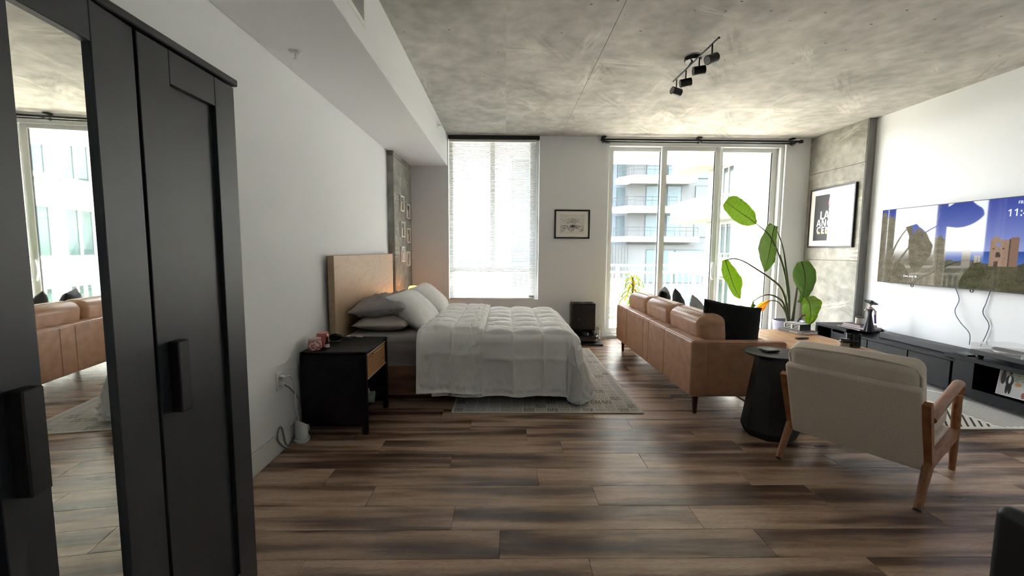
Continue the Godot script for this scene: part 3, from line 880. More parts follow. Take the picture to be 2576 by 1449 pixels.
func wardrobe() -> void:
	var w := thing("wardrobe", "tall black three-door wardrobe with a mirrored middle door against the left wall", "wardrobe", Vector3(LEFT + 0.002, 0, 0))
	var X := 0.48         # depth of the body; the doors stand in front of it
	var b := Mb.new()
	b.span(Vector3(0, 0.06, -1.535), Vector3(X, 1.849, -1.519)).span(Vector3(0, 0.06, -0.345), Vector3(X, 1.849, -0.329)).span(Vector3(0, 0.06, -1.519), Vector3(0.01, 1.849, -0.345)).span(Vector3(0, 0.06, -1.519), Vector3(X, 0.08, -0.345)).span(Vector3(0, 1.83, -1.519), Vector3(X, 1.849, -0.345))
	for z in [-1.132, -0.738]: b.span(Vector3(0.01, 0.08, z - 0.008), Vector3(X - 0.01, 1.83, z + 0.008))
	part(w, "body", b, M.wardrobe)
	part(w, "crown", Mb.new().span(Vector3(0, 1.850, -1.540), Vector3(X + 0.03, 1.873, -0.324), 0.003), M.wardrobe)
	part(w, "plinth", Mb.new().span(Vector3(0, 0, -1.53), Vector3(X - 0.02, 0.06, -0.335)), M.wardrobe)
	# a door: hinged at its far edge, t runs towards the camera
	for e in [[-1.531, 0.388, 0.0, false, true], [-1.131, 0.396, deg_to_rad(5.45), true, false], [-0.735, 0.388, 0.0, false, false]]:
		var d := Node3D.new()
		d.name = "door"; w.add_child(d, true)
		d.position = Vector3(X + 0.001, 0, e[0]); d.rotation.y = e[2]
		var T: float = e[1]
		var s0 := 0.127 if e[3] else 0.098         # far stile
		var s1 := 0.305 if e[3] else 0.285         # start of the near stile
		var f := Mb.new()
		f.span(Vector3(0.0, 0.065, 0), Vector3(0.019, 1.845, s0), 0.0015).span(Vector3(0, 0.065, s1), Vector3(0.019, 1.845, T), 0.0015)
		f.span(Vector3(0, 1.753, s0 + 0.0008), Vector3(0.0188, 1.845, s1 - 0.0008), 0.0012).span(Vector3(0, 0.065, s0 + 0.0008), Vector3(0.0188, 0.15, s1 - 0.0008), 0.0012)
		part(d, "door_frame", f, M.wardrobe)
		if e[3]: part(d, "mirror", Mb.new().span(Vector3(0.002, 0.15, s0), Vector3(0.008, 1.753, s1)), M.mirror).set_meta("label", "tall mirror pane")
		else: part(d, "door_panel", Mb.new().span(Vector3(0.0, 0.15, s0), Vector3(0.004, 1.753, s1)), M.wardrobe)
		var hz := s1 + 0.028 if not e[3] else s1 + 0.03
		part(d, "handle", Mb.new().span(Vector3(0.019, 0.838, hz), Vector3(0.05, 1.04, hz + 0.042), 0.003), mat("0e0e0f", 0.5))

func cloth_drop(d: float, R: float, flare: float) -> Vector2:      # how far out and how far down a cloth lies, d past the start of the rounded edge
	if d < R * PI / 2: return Vector2(R * sin(d / R), R * (1.0 - cos(d / R)))
	var q := d - R * PI / 2
	return Vector2(R + flare * q, R + q * sqrt(1.0 - flare * flare))

func bed() -> void:
	var b := thing("bed", "low wooden platform bed with a plain tall oak headboard", "bed", Vector3(-1.41, 0, -4.30))
	var hb := Mb.new()
	hb.gx = 2; hb.us = Vector2(0.6, 1.4)
	part(b, "headboard", hb.span(Vector3(0.0, 0.0, -0.89), Vector3(0.052, 1.243, 0.89), 0.003), M.oak_pale)
	var fr := Mb.new()
	fr.us = Vector2(0.6, 3)
	fr.span(Vector3(0.052, 0.075, 0.75), Vector3(1.99, 0.325, 0.79), 0.004).span(Vector3(0.052, 0.075, -0.79), Vector3(1.99, 0.325, -0.75), 0.004).span(Vector3(1.95, 0.075, -0.75), Vector3(1.99, 0.325, 0.75), 0.004).span(Vector3(0.052, 0.2, -0.75), Vector3(1.95, 0.25, 0.75))
	part(b, "bed_frame", fr, M.oak_dark)
	part(b, "plinth", Mb.new().span(Vector3(0.1, 0, -0.66), Vector3(1.95, 0.075, 0.66)), M.walnut)
	var mt := Mb.new().rbox(Vector3(1.04, 0.43, 0), Vector3(1.95, 0.30, 1.53), 0.05, 4)
	part(b, "mattress", mt, M.sheet).set_meta("label", "mattress under a grey fitted sheet")
	# a fold of the flat sheet tucked at the head corner
	var sh := Mb.new()
	var sf := func(a: float, c: float) -> Vector3: return Vector3(0.32 + 0.36 * a, 0.30 + 0.26 * c, 0.772 + 0.012 * sin(c * 9 + a * 3) * (1 - c) + 0.006 * sin(c * 23.0))
	part(b, "sheet_tuck", sh.grid(16, 20, sf), M.sheet)
	# comforter
	var ns := FastNoiseLite.new()
	ns.seed = 3; ns.frequency = 1.0
	var cz := -4.30
	var te := 0.765        # half the flat top
	var se := 0.50         # where the foot starts to round
	var R := 0.085
	var base := func(s: float, t: float, lift: float) -> Vector3:
		var a := maxf(0.0, s - se)
		var q := maxf(0.0, absf(t) - te)
		var sg := signf(t)
		var d := sqrt(a * a + q * q)
		var y0 := 0.605 + lift
		if d <= 0.0: return Vector3(s, y0 + 0.012 * ns.get_noise_2d(s * 3, t * 3), cz + t)
		var ca := a / d
		var cq := q / d
		var cor := 4.0 * ca * ca * cq * cq        # 1 at the corner
		var fl := lerpf(0.34 * ca * ca + 0.03 * cq * cq, 0.06, cor)
		var o := cloth_drop(d, R + 0.05 * ca + lift, fl)
		var w := clampf((d - 0.12) / 0.4, 0, 1)
		var fold := 0.022 * w * (sin(s * 15.0 + 2.0 * ns.get_noise_2d(s * 2, t)) * cq * (1 - ca) + sin(t * 14.0) * ca * (1 - cq)) + cor * w * 0.07 * sin(atan2(a, q) * 9.0 + 0.6)
		var out := o.x + fold + lift * 0.4
		var p := Vector3(minf(s, se) + out * ca, y0 - o.y, cz + sg * (minf(absf(t), te) + out * cq))
		var lowest := 0.022 + 0.012 * (ns.get_noise_2d(s * 8, t * 8) + 1.0)
		if p.y < lowest:
			var ex := lowest - p.y
			p.y = lowest
			p += Vector3(ca, 0, sg * cq) * ex * -0.25
		return p
	var cloth := func(s0: float, s1: float, nu: int, nv: int, hang: float, foot: float, lift: float, wr: float, edge: bool) -> Mb:
		var P := PackedVector3Array()
		for a in nu + 1:
			for k in nv + 1:
				var s := lerpf(s0, s1 + foot, float(a) / nu)
				var t := lerpf(-te - hang, te + hang, float(k) / nv)
				P.append(base.call(s, t, lift))
		var tmp := Mb.new().gridp(nu, nv, P)
		for a in nu + 1:
			for k in nv + 1:
				var j := a * (nv + 1) + k
				var s := lerpf(s0, s1 + foot, float(a) / nu)
				var t := lerpf(-te - hang, te + hang, float(k) / nv)
				var fs := absf(sin(PI * (s - 0.07) / 0.252))
				var ft := absf(sin(PI * t / 0.255))
				var w := clampf((absf(t) - te) / 0.3, 0.0, 1.0)
				var near := absf(t) + hang * 0.0
				var hem := clampf((te + hang - absf(t)) / 0.03, 0.0, 1.0) * clampf((s1 + foot - s) / 0.03, 0.0, 1.0) * clampf((s - s0) / 0.03, 0.0, 1.0)
				var puff := 0.030 * pow(maxf(fs * ft, 0.0), 0.38)
				var seam := 1.0 - pow(maxf(minf(fs, ft), 0.0), 0.5)
				var e1 := ns.get_noise_3d(s * 6 - t * 2, t * 3, P[j].y * 3)
				var e2 := 0.5 - absf(ns.get_noise_3d(s * 10 + t * 4, P[j].y * 4 + t * 3, 7.0))
				puff += wr * (0.006 * e1 + 0.006 * (e2 - 0.25)) * (0.1 + 0.8 * w + 0.5 * seam)
				puff += 0.006 * sin((s if absf(t) > te else t) * 95.0 + 6.0 * e1) * seam * clampf(1.0 - 4.0 * (1.0 - seam), 0.0, 1.0)
				if absf(t) > te + hang - 0.1 or s > s1 + foot - 0.1: puff += 0.007 * sin(s * 70.0 + t * 50.0 + 5.0 * e1)
				P[j] += tmp.n[j] * (-1.0 if tmp.n[j].y < -0.2 and absf(t) < te else 1.0) * (puff * sqrt(hem) + (0.0 if edge else 0.0))
				if P[j].y < 0.016: P[j].y = 0.016
		return Mb.new().gridp(nu, nv, P, Vector2(2.2, 2.4))
	# the cloth's normals must point away from the bed
	var cf := thing("comforter", "white quilted comforter spread over the bed, its head end folded back", "comforter", Vector3.ZERO)
	part(cf, "quilt", cloth.call(-0.60, 0.50, 170, 190, 0.565, 0.62, 0.0, 0.8, false), M.cotton)
	part(cf, "folded_band", cloth.call(-0.715, -0.185, 70, 190, 0.575, 0.0, 0.034, 1.7, true), M.cotton)
	var pts := []
	for k in 120: pts.append(base.call(-0.185, lerpf(-te - 0.58, te + 0.58, k / 119.0), 0.026))
	part(cf, "hem_piping", Mb.new().tube(pts, 0.011, 8), M.cotton)
	pillows()

func pillows() -> void:
	var mk := func(called: String, label: String, m: Material, w: float, h: float, th: float, tr: Transform3D, sd: int, wr: float, pinch := 0.07) -> void:
		var o := solo(called, Mb.new().pillow(w, h, th, 3.0, pinch, wr, sd, 0.55, 44), m, label, "pillow", tr.origin)
		o.basis = tr.basis
		o.set_meta("group", "pillows on the bed")
	# lying flat: the pillow's x along the bed's width (z), its y towards the foot
	var flat := func(at: Vector3, tilt: float, yaw := 0.0) -> Transform3D: return Transform3D(Basis(Vector3.UP, yaw) * Basis(Vector3(0, 0, 1), tilt) * Basis(Vector3(0, 0, 1), Vector3(1, 0, 0), Vector3(0, 1, 0)), at)
	mk.call("pillow", "beige pillow lying flat at the bottom of the near pillow stack", M.pillow_beige, 0.66, 0.46, 0.15, flat.call(Vector3(-1.075, 0.645, -3.93), 0.0), 1, 0.020)
	mk.call("pillow", "crumpled grey pillow on top of the near pillow stack, by the nightstand", M.pillow_grey, 0.68, 0.48, 0.19, flat.call(Vector3(-1.12, 0.775, -3.95), 0.10, 0.06), 2, 0.040)
	mk.call("pillow", "beige pillow lying flat behind the white ones, far side of the bed", M.pillow_beige, 0.66, 0.46, 0.13, flat.call(Vector3(-1.08, 0.645, -4.68), 0.0), 3, 0.020)
	mk.call("pillow", "grey pillow lying on a beige one behind the white pillows", M.pillow_grey, 0.68, 0.48, 0.16, flat.call(Vector3(-1.12, 0.755, -4.66), 0.12), 4, 0.035)
	mk.call("pillow", "white pillow leaning on the near grey stack, closest to the camera", M.pillow_white, 0.68, 0.45, 0.23, flat.call(Vector3(-0.85, 0.735, -4.02), -0.72, -0.05), 5, 0.010)
	mk.call("pillow", "white pillow leaning behind the nearer white one, below the bedside lamp", M.pillow_white, 0.68, 0.45, 0.23, flat.call(Vector3(-0.82, 0.745, -4.71), -0.76, 0.04), 6, 0.010)

func nightstand(label: String, at: Vector3) -> Node3D:       # origin on the floor at the wall, near side; the front faces +x
	var n := thing("nightstand", label, "nightstand", at)
	var D := 0.455
	var L := 0.545
	var t := Mb.new()
	t.us = Vector2(0.7, 3)
	part(n, "top", t.rbox(Vector3(D / 2, 0.578, -L / 2), Vector3(D, 0.024, L), 0.011, 3), M.black_wood)
	for z in [-0.012, -L + 0.012]: part(n, "side_panel", Mb.new().span(Vector3(0.02, 0.06, z - 0.010), Vector3(D - 0.035, 0.567, z + 0.010), 0.002), M.black_wood)
	part(n, "back_panel", Mb.new().span(Vector3(0.012, 0.06, -L + 0.02), Vector3(0.024, 0.567, -0.02)), M.black_wood)
	for x in [0.018, D - 0.02]:
		for z in [-0.02, -L + 0.02]: part(n, "leg", Mb.new().rbox(Vector3(x, 0.283, z), Vector3(0.036, 0.566, 0.038), 0.006, 2), M.black_wood)
	part(n, "shelf", Mb.new().span(Vector3(0.024, 0.165, -L + 0.024), Vector3(D - 0.02, 0.185, -0.024), 0.002), M.black_wood)
	var dr := Mb.new()
	dr.gx = 2; dr.us = Vector2(2, 5)
	dr.span(Vector3(D - 0.03, 0.388, -L + 0.042), Vector3(D - 0.012, 0.555, -0.042), 0.002)
	var dw := part(n, "drawer", dr, M.oak)
	var rim := Mb.new()
	rim.span(Vector3(D - 0.03, 0.380, -L + 0.04), Vector3(D - 0.004, 0.390, -0.04), 0.002).span(Vector3(D - 0.03, 0.553, -L + 0.04), Vector3(D - 0.006, 0.560, -0.04), 0.001)
	part(dw, "drawer_edge", rim, M.oak_pale)
	part(dw, "drawer_pull", Mb.new().span(Vector3(D - 0.012, 0.545, -L * 0.5 - 0.12), Vector3(D + 0.016, 0.553, -L * 0.5 + 0.14), 0.002), mat("b98f5a", 0.35, 0.6))
	return n

func bedside() -> void:
	nightstand("black nightstand with an oak drawer front, nearer the camera", Vector3(LEFT + 0.025, 0, -2.90))
	nightstand("black nightstand mostly hidden on the far side of the bed", Vector3(-1.345, 0, -5.22))
	# lamp on the far nightstand
	var l := thing("table_lamp", "small lit lamp with a warm glowing shade behind the pillows", "lamp", Vector3(-1.17, 0.59, -5.47))
	part(l, "base", Mb.new().lathe([Vector2(0, 0), Vector2(0.06, 0), Vector2(0.06, 0.012), Vector2(0.012, 0.02), Vector2(0.012, 0.12), Vector2(0, 0.12)], 20), M.oak)
	var sm := mat("ffd9a0", 0.7)
	sm.emission_enabled = true; sm.emission = Color("ffb765"); sm.emission_energy_multiplier = 1.1
	part(l, "lamp_shade", Mb.new().lathe([Vector2(0, 0.115), Vector2(0.065, 0.115), Vector2(0.072, 0.135), Vector2(0.066, 0.225), Vector2(0.05, 0.24), Vector2(0, 0.243)], 24, Vector3.ZERO, true), sm)
	var om := OmniLight3D.new()
	om.name = "lamp_light"
	om.light_color = Color("ff9a4a"); om.light_energy = 0.02; om.light_size = 0.05; om.omni_range = 10.0; om.omni_attenuation = 2.0; om.shadow_enabled = true
	l.add_child(om); om.position = Vector3(0, 0.18, 0)

func sofa() -> void:
	var s := thing("sofa", "tan leather three-seat sofa seen from behind", "sofa", Vector3(1.46, 0, -4.38))
	var L := 1.13          # half the length
	var lm: Material = M.leather
	var bk := Mb.new().rbox(Vector3(0.07, 0.376, 0), Vector3(0.14, 0.452, 2 * L), 0.022, 3)
	part(s, "backrest", bk, lm)
	for z in [-0.66, -0.05, 0.12, 0.55]:
		part(s, "seam", Mb.new().tube([Vector3(0.0, 0.165, z), Vector3(-0.0005, 0.58, z), Vector3(0.006, 0.597, z), Vector3(0.022, 0.603, z), Vector3(0.11, 0.603, z)], 0.0022, 6), mat("86502f", 0.5))
	part(s, "seam", Mb.new().tube([Vector3(0.006, 0.594, -L + 0.02), Vector3(0.006, 0.594, L - 0.02)], 0.0025, 6), mat("86502f", 0.5))
	for q in [-1, 1]:
		part(s, "armrest", Mb.new().rbox(Vector3(0.43, 0.372, q * (L - 0.055)), Vector3(0.66, 0.444, 0.11), 0.028, 4), lm)
		part(s, "seam", Mb.new().tube([Vector3(0.12, 0.585, q * (L + 0.0)), Vector3(0.735, 0.582, q * (L + 0.0)), Vector3(0.757, 0.56, q * L), Vector3(0.76, 0.17, q * L)], 0.002, 6), mat("86502f", 0.5))
	part(s, "seat_base", Mb.new().rbox(Vector3(0.43, 0.23, 0), Vector3(0.62, 0.16, 2 * L - 0.2), 0.02, 3), lm)
	var wd := (2 * L - 0.23) / 3.0
	for k in 3:
		var z := -L + 0.115 + wd * (k + 0.5)
		part(s, "seat_cushion", Mb.new().rbox(Vector3(0.46, 0.375, z), Vector3(0.60, 0.15, wd - 0.006), 0.045, 4), lm)
		# back cushion: plump, leaning, with a stitched band along its top
		var ns := FastNoiseLite.new()
		ns.seed = 30 + k; ns.frequency = 1.0
		var m := Mb.new().rbox(Vector3.ZERO, Vector3(0.21, 0.37, wd + 0.002), 0.075, 7)
		var hw := wd / 2
		m.bend(func(p: Vector3) -> Vector3:
			var u := clampf(1.0 - pow(absf(p.z) / hw, 4.0), 0, 1)
			var q := clampf(1.0 - pow(absf(p.y) / 0.185, 4.0), 0, 1)
			var r := p
			r.x += signf(p.x) * 0.028 * u * q * clampf(absf(p.x) * 20.0, 0, 1)
			r.y += signf(p.y) * 0.022 * u * clampf(absf(p.y) * 8.0, 0, 1)
			var wr := 0.5 - absf(ns.get_noise_3d(p.x * 5, p.y * 4 + 9, p.z * 13))
			r.y += 0.010 * (wr - 0.3) * clampf(p.y * 9.0, 0, 1)
			r.x += 0.008 * ns.get_noise_3d(p.y * 5, p.z * 5, 3) * u
			return r)
		var c := part(s, "back_cushion", m, lm, Vector3(0.235, 0.588, z))
		c.rotation.z = 0.10
		var pts := []
		for j in 25:
			var zz := lerpf(-hw + 0.05, hw - 0.05, j / 24.0)
			var u := 1.0 - pow(absf(zz) / hw, 4.0)
			pts.append(Vector3(-0.035, 0.183 + 0.022 * u + 0.004 * ns.get_noise_2d(zz * 30, 4), zz))
		part(c, "seam", Mb.new().tube(pts, 0.003, 6), mat("86502f", 0.5))
	for e in [Vector3(0.07, 0, L - 0.06), Vector3(0.07, 0, -L + 0.10), Vector3(0.68, 0, L - 0.06), Vector3(0.68, 0, -L + 0.10)]:
		part(s, "leg", Mb.new().lathe([Vector2(0, 0), Vector2(0.013, 0), Vector2(0.015, 0.004), Vector2(0.026, 0.155), Vector2(0, 0.155)], 18), M.walnut, e)
	# loose cushions
	var loose := func(label: String, m: Material, w: float, h: float, th: float, at: Vector3, b: Basis, wr: float, sd: int) -> void:
		var o := solo("throw_cushion", Mb.new().pillow(w, h, th, 3.4, 0.05, wr, sd, 0.5, 34), m, label, "cushion", at)
		o.basis = b
		o.set_meta("group", "loose cushions on the sofa")
	loose.call("black cushion propped against the near armrest of the tan sofa", M.black_fabric, 0.50, 0.47, 0.16, Vector3(1.885, 0.635, -3.50), Basis(Vector3(0, 0, 1), -0.16) * Basis(Vector3(1, 0, 0), -0.16), 0.012, 11)
	loose.call("black cushion at the far end of the sofa, leftmost of three there", M.black_fabric, 0.44, 0.44, 0.15, Vector3(1.93, 0.63, -5.08), Basis(Vector3(0, 0, 1), 0.12) * Basis(Vector3(0, 1, 0), 1.15), 0.014, 12)
	loose.call("black cushion leaning beside the grey one at the far sofa end", M.black_fabric, 0.40, 0.40, 0.13, Vector3(1.96, 0.615, -4.70), Basis(Vector3(0, 0, 1), 0.2) * Basis(Vector3(0, 1, 0), 1.35) * Basis(Vector3(0, 0, 1), 0.5), 0.014, 13)
	loose.call("grey cushion leaning against the sofa back behind the middle seat", M.grey_fabric, 0.40, 0.40, 0.13, Vector3(1.98, 0.60, -4.25), Basis(Vector3(0, 0, 1), 0.22) * Basis(Vector3(0, 1, 0), 1.45) * Basis(Vector3(0, 0, 1), 0.35), 0.014, 14)

func tables() -> void:
	var c := thing("coffee_table", "rectangular pale oak coffee table behind the cream armchair", "table", Vector3(2.93, 0, -4.11))
	var tp := Mb.new()
	tp.gx = 2; tp.us = Vector2(0.5, 2.5)
	part(c, "tabletop", tp.span(Vector3(-0.36, 0.40, -0.56), Vector3(0.36, 0.432, 0.56), 0.003), M.oak)
	var bx := Mb.new()
	bx.gx = 2; bx.us = Vector2(0.5, 2.5)
	part(c, "apron", bx.span(Vector3(-0.33, 0.30, -0.53), Vector3(0.33, 0.40, 0.53), 0.003), M.oak)
	for q in [Vector2(-0.30, -0.5), Vector2(0.30, -0.5), Vector2(-0.30, 0.5), Vector2(0.30, 0.5)]: part(c, "leg", Mb.new().span(Vector3(q.x - 0.025, 0, q.y - 0.025), Vector3(q.x + 0.025, 0.3, q.y + 0.025), 0.003), M.oak)
	var s := thing("side_table", "round black side table on a tapered faceted pedestal between sofa and armchair", "side table", Vector3(1.90, 0, -2.93))
	part(s, "tabletop", Mb.new().lathe([Vector2(0, 0.572), Vector2(0.175, 0.572), Vector2(0.19, 0.58), Vector2(0.19, 0.588), Vector2(0.186, 0.592), Vector2(0, 0.592)], 48), M.black_wood)
	var pd := Mb.new()
	pd.x = Transform3D(Basis(Vector3.UP, 0.18), Vector3.ZERO)
	part(s, "pedestal", pd.lathe([Vector2(0, 0), Vector2(0.165, 0), Vector2(0.185, 0.05), Vector2(0.112, 0.572), Vector2(0, 0.572)], 8, Vector3.ZERO, false, true), mat("121315", 0.5))

func armchair() -> void:
	var a := thing("armchair", "cream upholstered armchair with a teak frame, seen from behind", "armchair", Vector3(2.2275, 0, -2.4985), atan2(-0.832, 0.554))
	# in its own axes: -z is forward, +x its right
	var wd: Material = M.teak
	for q in [-1.0, 1.0]:
		var x: float = q * 0.325
		part(a, "leg", Mb.new().tube([Vector3(x + q * 0.0, 0.0, 0.385), Vector3(x, 0.215, 0.235)], [0.017, 0.024], 14), wd)
		part(a, "foot_cap", Mb.new().tube([Vector3(x, -0.0, 0.387), Vector3(x, 0.007, 0.382)], 0.0175, 14), M.black)
		var post := Mb.new()
		post.x = Transform3D(Basis(Vector3(0, 0, 1), Vector3(0, 1, 0), Vector3(-1, 0, 0)), Vector3(x, 0, 0))
		post.prism([Vector2(0.205, 0.215), Vector2(0.255, 0.20), Vector2(0.395, 0.545), Vector2(0.365, 0.56), Vector2(0.345, 0.545)], 0.034)
		part(a, "back_post", post, wd)
		part(a, "leg", Mb.new().tube([Vector3(x, 0.0, -0.345), Vector3(x, 0.26, -0.325), Vector3(x, 0.47, -0.305)], [0.016, 0.022, 0.022], 14), wd)
		var rail := Mb.new()
		rail.x = Transform3D(Basis(Vector3(0, 0, 1), Vector3(0, 1, 0), Vector3(-1, 0, 0)), Vector3(x, 0, 0))
		rail.prism([Vector2(0.24, 0.175), Vector2(0.22, 0.235), Vector2(-0.31, 0.265), Vector2(-0.335, 0.20)], 0.03)
		part(a, "side_rail", rail, wd)
		var ap := spline([Vector3(x, 0.455, 0.30), Vector3(x + q * 0.004, 0.495, 0.10), Vector3(x + q * 0.008, 0.535, -0.12), Vector3(x + q * 0.008, 0.550, -0.23), Vector3(x + q * 0.004, 0.535, -0.285), Vector3(x, 0.48, -0.306)], 7)
		part(a, "armrest", Mb.new().tube(ap, 0.027, 14, true, 0.75), wd)
	# back shell: an upholstered slab leaning backwards
	var lean := atan2(0.165, 0.47)
	var sh := part(a, "back_shell", Mb.new().rbox(Vector3(0, 0.235, 0), Vector3(0.622, 0.49, 0.05), 0.018, 4), M.linen, Vector3(0, 0.175, 0.238))
	sh.rotation.x = lean
	var cu := Mb.new().rbox(Vector3.ZERO, Vector3(0.60, 0.52, 0.13), 0.045, 6)
	cu.bend(func(p: Vector3) -> Vector3:
		var u := clampf(1.0 - pow(absf(p.x) / 0.30, 3.0), 0, 1)
		return p + Vector3(0, signf(p.y) * 0.016 * u * clampf(absf(p.y) * 6, 0, 1), signf(p.z) * 0.012 * u * clampf(absf(p.z) * 20, 0, 1)))
	var bc := part(a, "back_cushion", cu, M.linen, Vector3(0, 0.50, 0.275))
	bc.rotation.x = lean
	var pp := []
	for k in 49:
		var u := lerpf(-1.0, 1.0, k / 48.0)
		var ang := u * PI * 0.5
		var px := clampf(u * 1.42, -1, 1)
		var fall := maxf(0.0, absf(u) - 0.70) / 0.30
		pp.append(Vector3(0.297 * px if absf(u) < 0.70 else 0.299 * signf(u), 0.258 + 0.014 * (1 - px * px) - 0.036 * (1.0 if absf(u) >= 0.70 else pow(absf(u) / 0.70, 14.0)) - fall * 0.42, 0.045))
	part(bc, "piping", Mb.new().tube(pp, 0.0065, 6), mat("e3d8c9", 0.8))
	part(a, "seat_cushion", Mb.new().rbox(Vector3(0, 0.335, -0.04), Vector3(0.58, 0.13, 0.58), 0.045, 5), M.linen)
	part(a, "seat_frame", Mb.new().rbox(Vector3(0, 0.245, -0.04), Vector3(0.615, 0.05, 0.54), 0.012, 3), M.linen)

func media() -> void:
	var c := thing("media_console", "long low black media console along the right wall", "media console", Vector3(RIGHT - 0.003, 0, -4.2))
	# x runs from the wall (0) to the front (-0.45)
	var F := -0.45
	part(c, "low_body", Mb.new().span(Vector3(F + 0.012, 0.05, -0.75), Vector3(0, 0.325, 0.50), 0.002), M.black_wood)
	var tp := Mb.new()
	tp.gx = 2; tp.us = Vector2(0.7, 3)
	part(c, "top", tp.span(Vector3(F - 0.002, 0.325, -0.76), Vector3(0, 0.345, 0.5), 0.002), M.black_wood)
	for e in [[-0.94, -0.43], [-0.42, 0.05], [0.06, 0.47]]:
		part(c, "door", Mb.new().span(Vector3(F - 0.004, 0.06, e[0]), Vector3(F + 0.01, 0.32, e[1]), 0.002), M.black_wood)
	# the raised end units, open at their ends
	for e in [[-1.23, -0.73, -1.19, -0.96], [0.40, 1.25, 0.66, 1.20]]:
		var u := Mb.new()
		u.gx = 2; u.us = Vector2(0.7, 3)
		u.span(Vector3(F, 0.352, e[0]), Vector3(0, 0.388, e[1]), 0.003)
		part(c, "end_top", u, M.black_wood)
		var s := Mb.new()
		s.span(Vector3(F, 0.045, e[2]), Vector3(0, 0.065, e[3])).span(Vector3(-0.02, 0.045, e[2]), Vector3(0, 0.352, e[3]))
		if e[0] < 0: s.span(Vector3(F, 0.045, e[0]), Vector3(0, 0.352, e[2])).span(Vector3(F, 0.065, e[3]), Vector3(0, 0.352, e[3] + 0.02))
		else: s.span(Vector3(F, 0.045, 0.49), Vector3(0, 0.352, e[2])).span(Vector3(F, 0.045, e[3]), Vector3(0, 0.352, e[3] + 0.04)).span(Vector3(F, 0.065, e[2]), Vector3(F + 0.02, 0.125, e[3]))
		part(c, "open_niche", s, M.black_wood)
	for z in [-1.2, -0.1, 1.2]:
		for x in [F + 0.05, -0.05]: part(c, "foot", Mb.new().span(Vector3(x - 0.02, 0, z - 0.02), Vector3(x + 0.02, 0.05, z + 0.02)), M.black)
	# television
	var t := thing("television", "large wall-mounted television showing a ruined tower under a blue sky", "television", Vector3(4.445, 0.95, -4.255))
	part(t, "casing", Mb.new().span(Vector3(-0.018, 0.0, -0.745), Vector3(0.045, 0.84, 0.745), 0.004), M.black)
	var sc := Mb.new()
	sc.face([Vector3(-0.0195, 0.008, -0.74), Vector3(-0.0195, 0.834, -0.74), Vector3(-0.0195, 0.834, 0.74), Vector3(-0.0195, 0.008, 0.74)], Vector3.LEFT, [Vector2(0, 1), Vector2(0, 0), Vector2(1, 0), Vector2(1, 1)])
	var sm := mat("050506", 0.03)
	sm.metallic_specular = 0.38
	sm.emission_enabled = true; sm.emission_texture = ImageTexture.create_from_image(tv_picture()); sm.emission = Color.BLACK; sm.emission_energy_multiplier = 0.4
	sm.texture_repeat = false
	var scr := part(t, "screen", sc, sm)
	var lit := mat("e9ecf4", 0.5)
	lit.emission_enabled = true; lit.emission = Color("dfe3f2"); lit.emission_energy_multiplier = 0.4
	text(scr, "clock_text", "11:4", 0.085, lit, Vector3(-0.0215, 0.70, 0.60), -PI / 2, 0.001)
	text(scr, "date_text", "FRI, 3", 0.034, lit, Vector3(-0.0215, 0.785, 0.635), -PI / 2, 0.001)
	text(scr, "caption_text", "Carn, near St.", 0.026, lit, Vector3(-0.0215, 0.09, -0.33), -PI / 2, 0.001)
	for z in [-0.33, 0.27]: part(t, "bracket_loop", Mb.new().tube(ring(Vector3(0.01, -0.012, z), Vector3.RIGHT, 0.014, 12), 0.004, 6, false), M.black)
	for e in [[-0.02, 4.468, "left of the two thin grey cables hanging from the television", [Vector3(0, 0.96, -4.17), Vector3(0, 0.84, -4.12), Vector3(-0.02, 0.72, -4.13), Vector3(-0.03, 0.62, -4.06), Vector3(-0.03, 0.53, -3.97), Vector3(-0.03, 0.42, -3.96)]], [0.2, 4.468, "right of the two thin grey cables hanging from the television", [Vector3(0, 0.96, -3.855), Vector3(0, 0.84, -3.88), Vector3(0, 0.74, -3.90), Vector3(0, 0.64, -3.84), Vector3(0, 0.55, -3.85), Vector3(0, 0.42, -3.89)]]]:
		var pts := []
		for p in e[3]: pts.append(p + Vector3(RIGHT - 0.012, 0, 0))
		solo("cable", Mb.new().tube(spline(pts, 6), 0.0035, 6), mat("62677a", 0.5), e[2], "cable", Vector3.ZERO, "television cables")
	solo("soundbar", Mb.new().rbox(Vector3(0, 0.032, 0), Vector3(0.12, 0.064, 0.93), 0.006, 2), mat("1c2024", 0.5), "long dark soundbar on the black console under the television", "soundbar", Vector3(4.27, 0.3455, -4.20))
	# turntable
	var tt := thing("turntable", "black turntable with a silver-rimmed platter at right end of the console", "turntable", Vector3(4.26, 0.389, -3.37))
	part(tt, "plinth", Mb.new().span(Vector3(-0.19, 0.035, -0.24), Vector3(0.17, 0.075, 0.22), 0.004), M.black)
	for x in [-0.15, 0.13]:
		for z in [-0.19, 0.18]: part(tt, "foot", Mb.new().lathe([Vector2(0, 0), Vector2(0.022, 0), Vector2(0.026, 0.02), Vector2(0.018, 0.035), Vector2(0, 0.035)], 16, Vector3(x, 0, z)), M.black)
	part(tt, "platter", Mb.new().lathe([Vector2(0, 0.078), Vector2(0.148, 0.078), Vector2(0.152, 0.084), Vector2(0.152, 0.096), Vector2(0.146, 0.100), Vector2(0, 0.100)], 44, Vector3(-0.01, 0, -0.04)), M.chrome)
	part(tt, "platter_mat", Mb.new().lathe([Vector2(0, 0.100), Vector2(0.142, 0.100), Vector2(0.142, 0.104), Vector2(0, 0.104)], 40, Vector3(-0.01, 0, -0.04)), mat("2a2220", 0.8))
	part(tt, "spindle", Mb.new().lathe([Vector2(0.004, 0.104), Vector2(0.004, 0.118), Vector2(0, 0.118)], 8, Vector3(-0.01, 0, -0.04)), M.chrome)
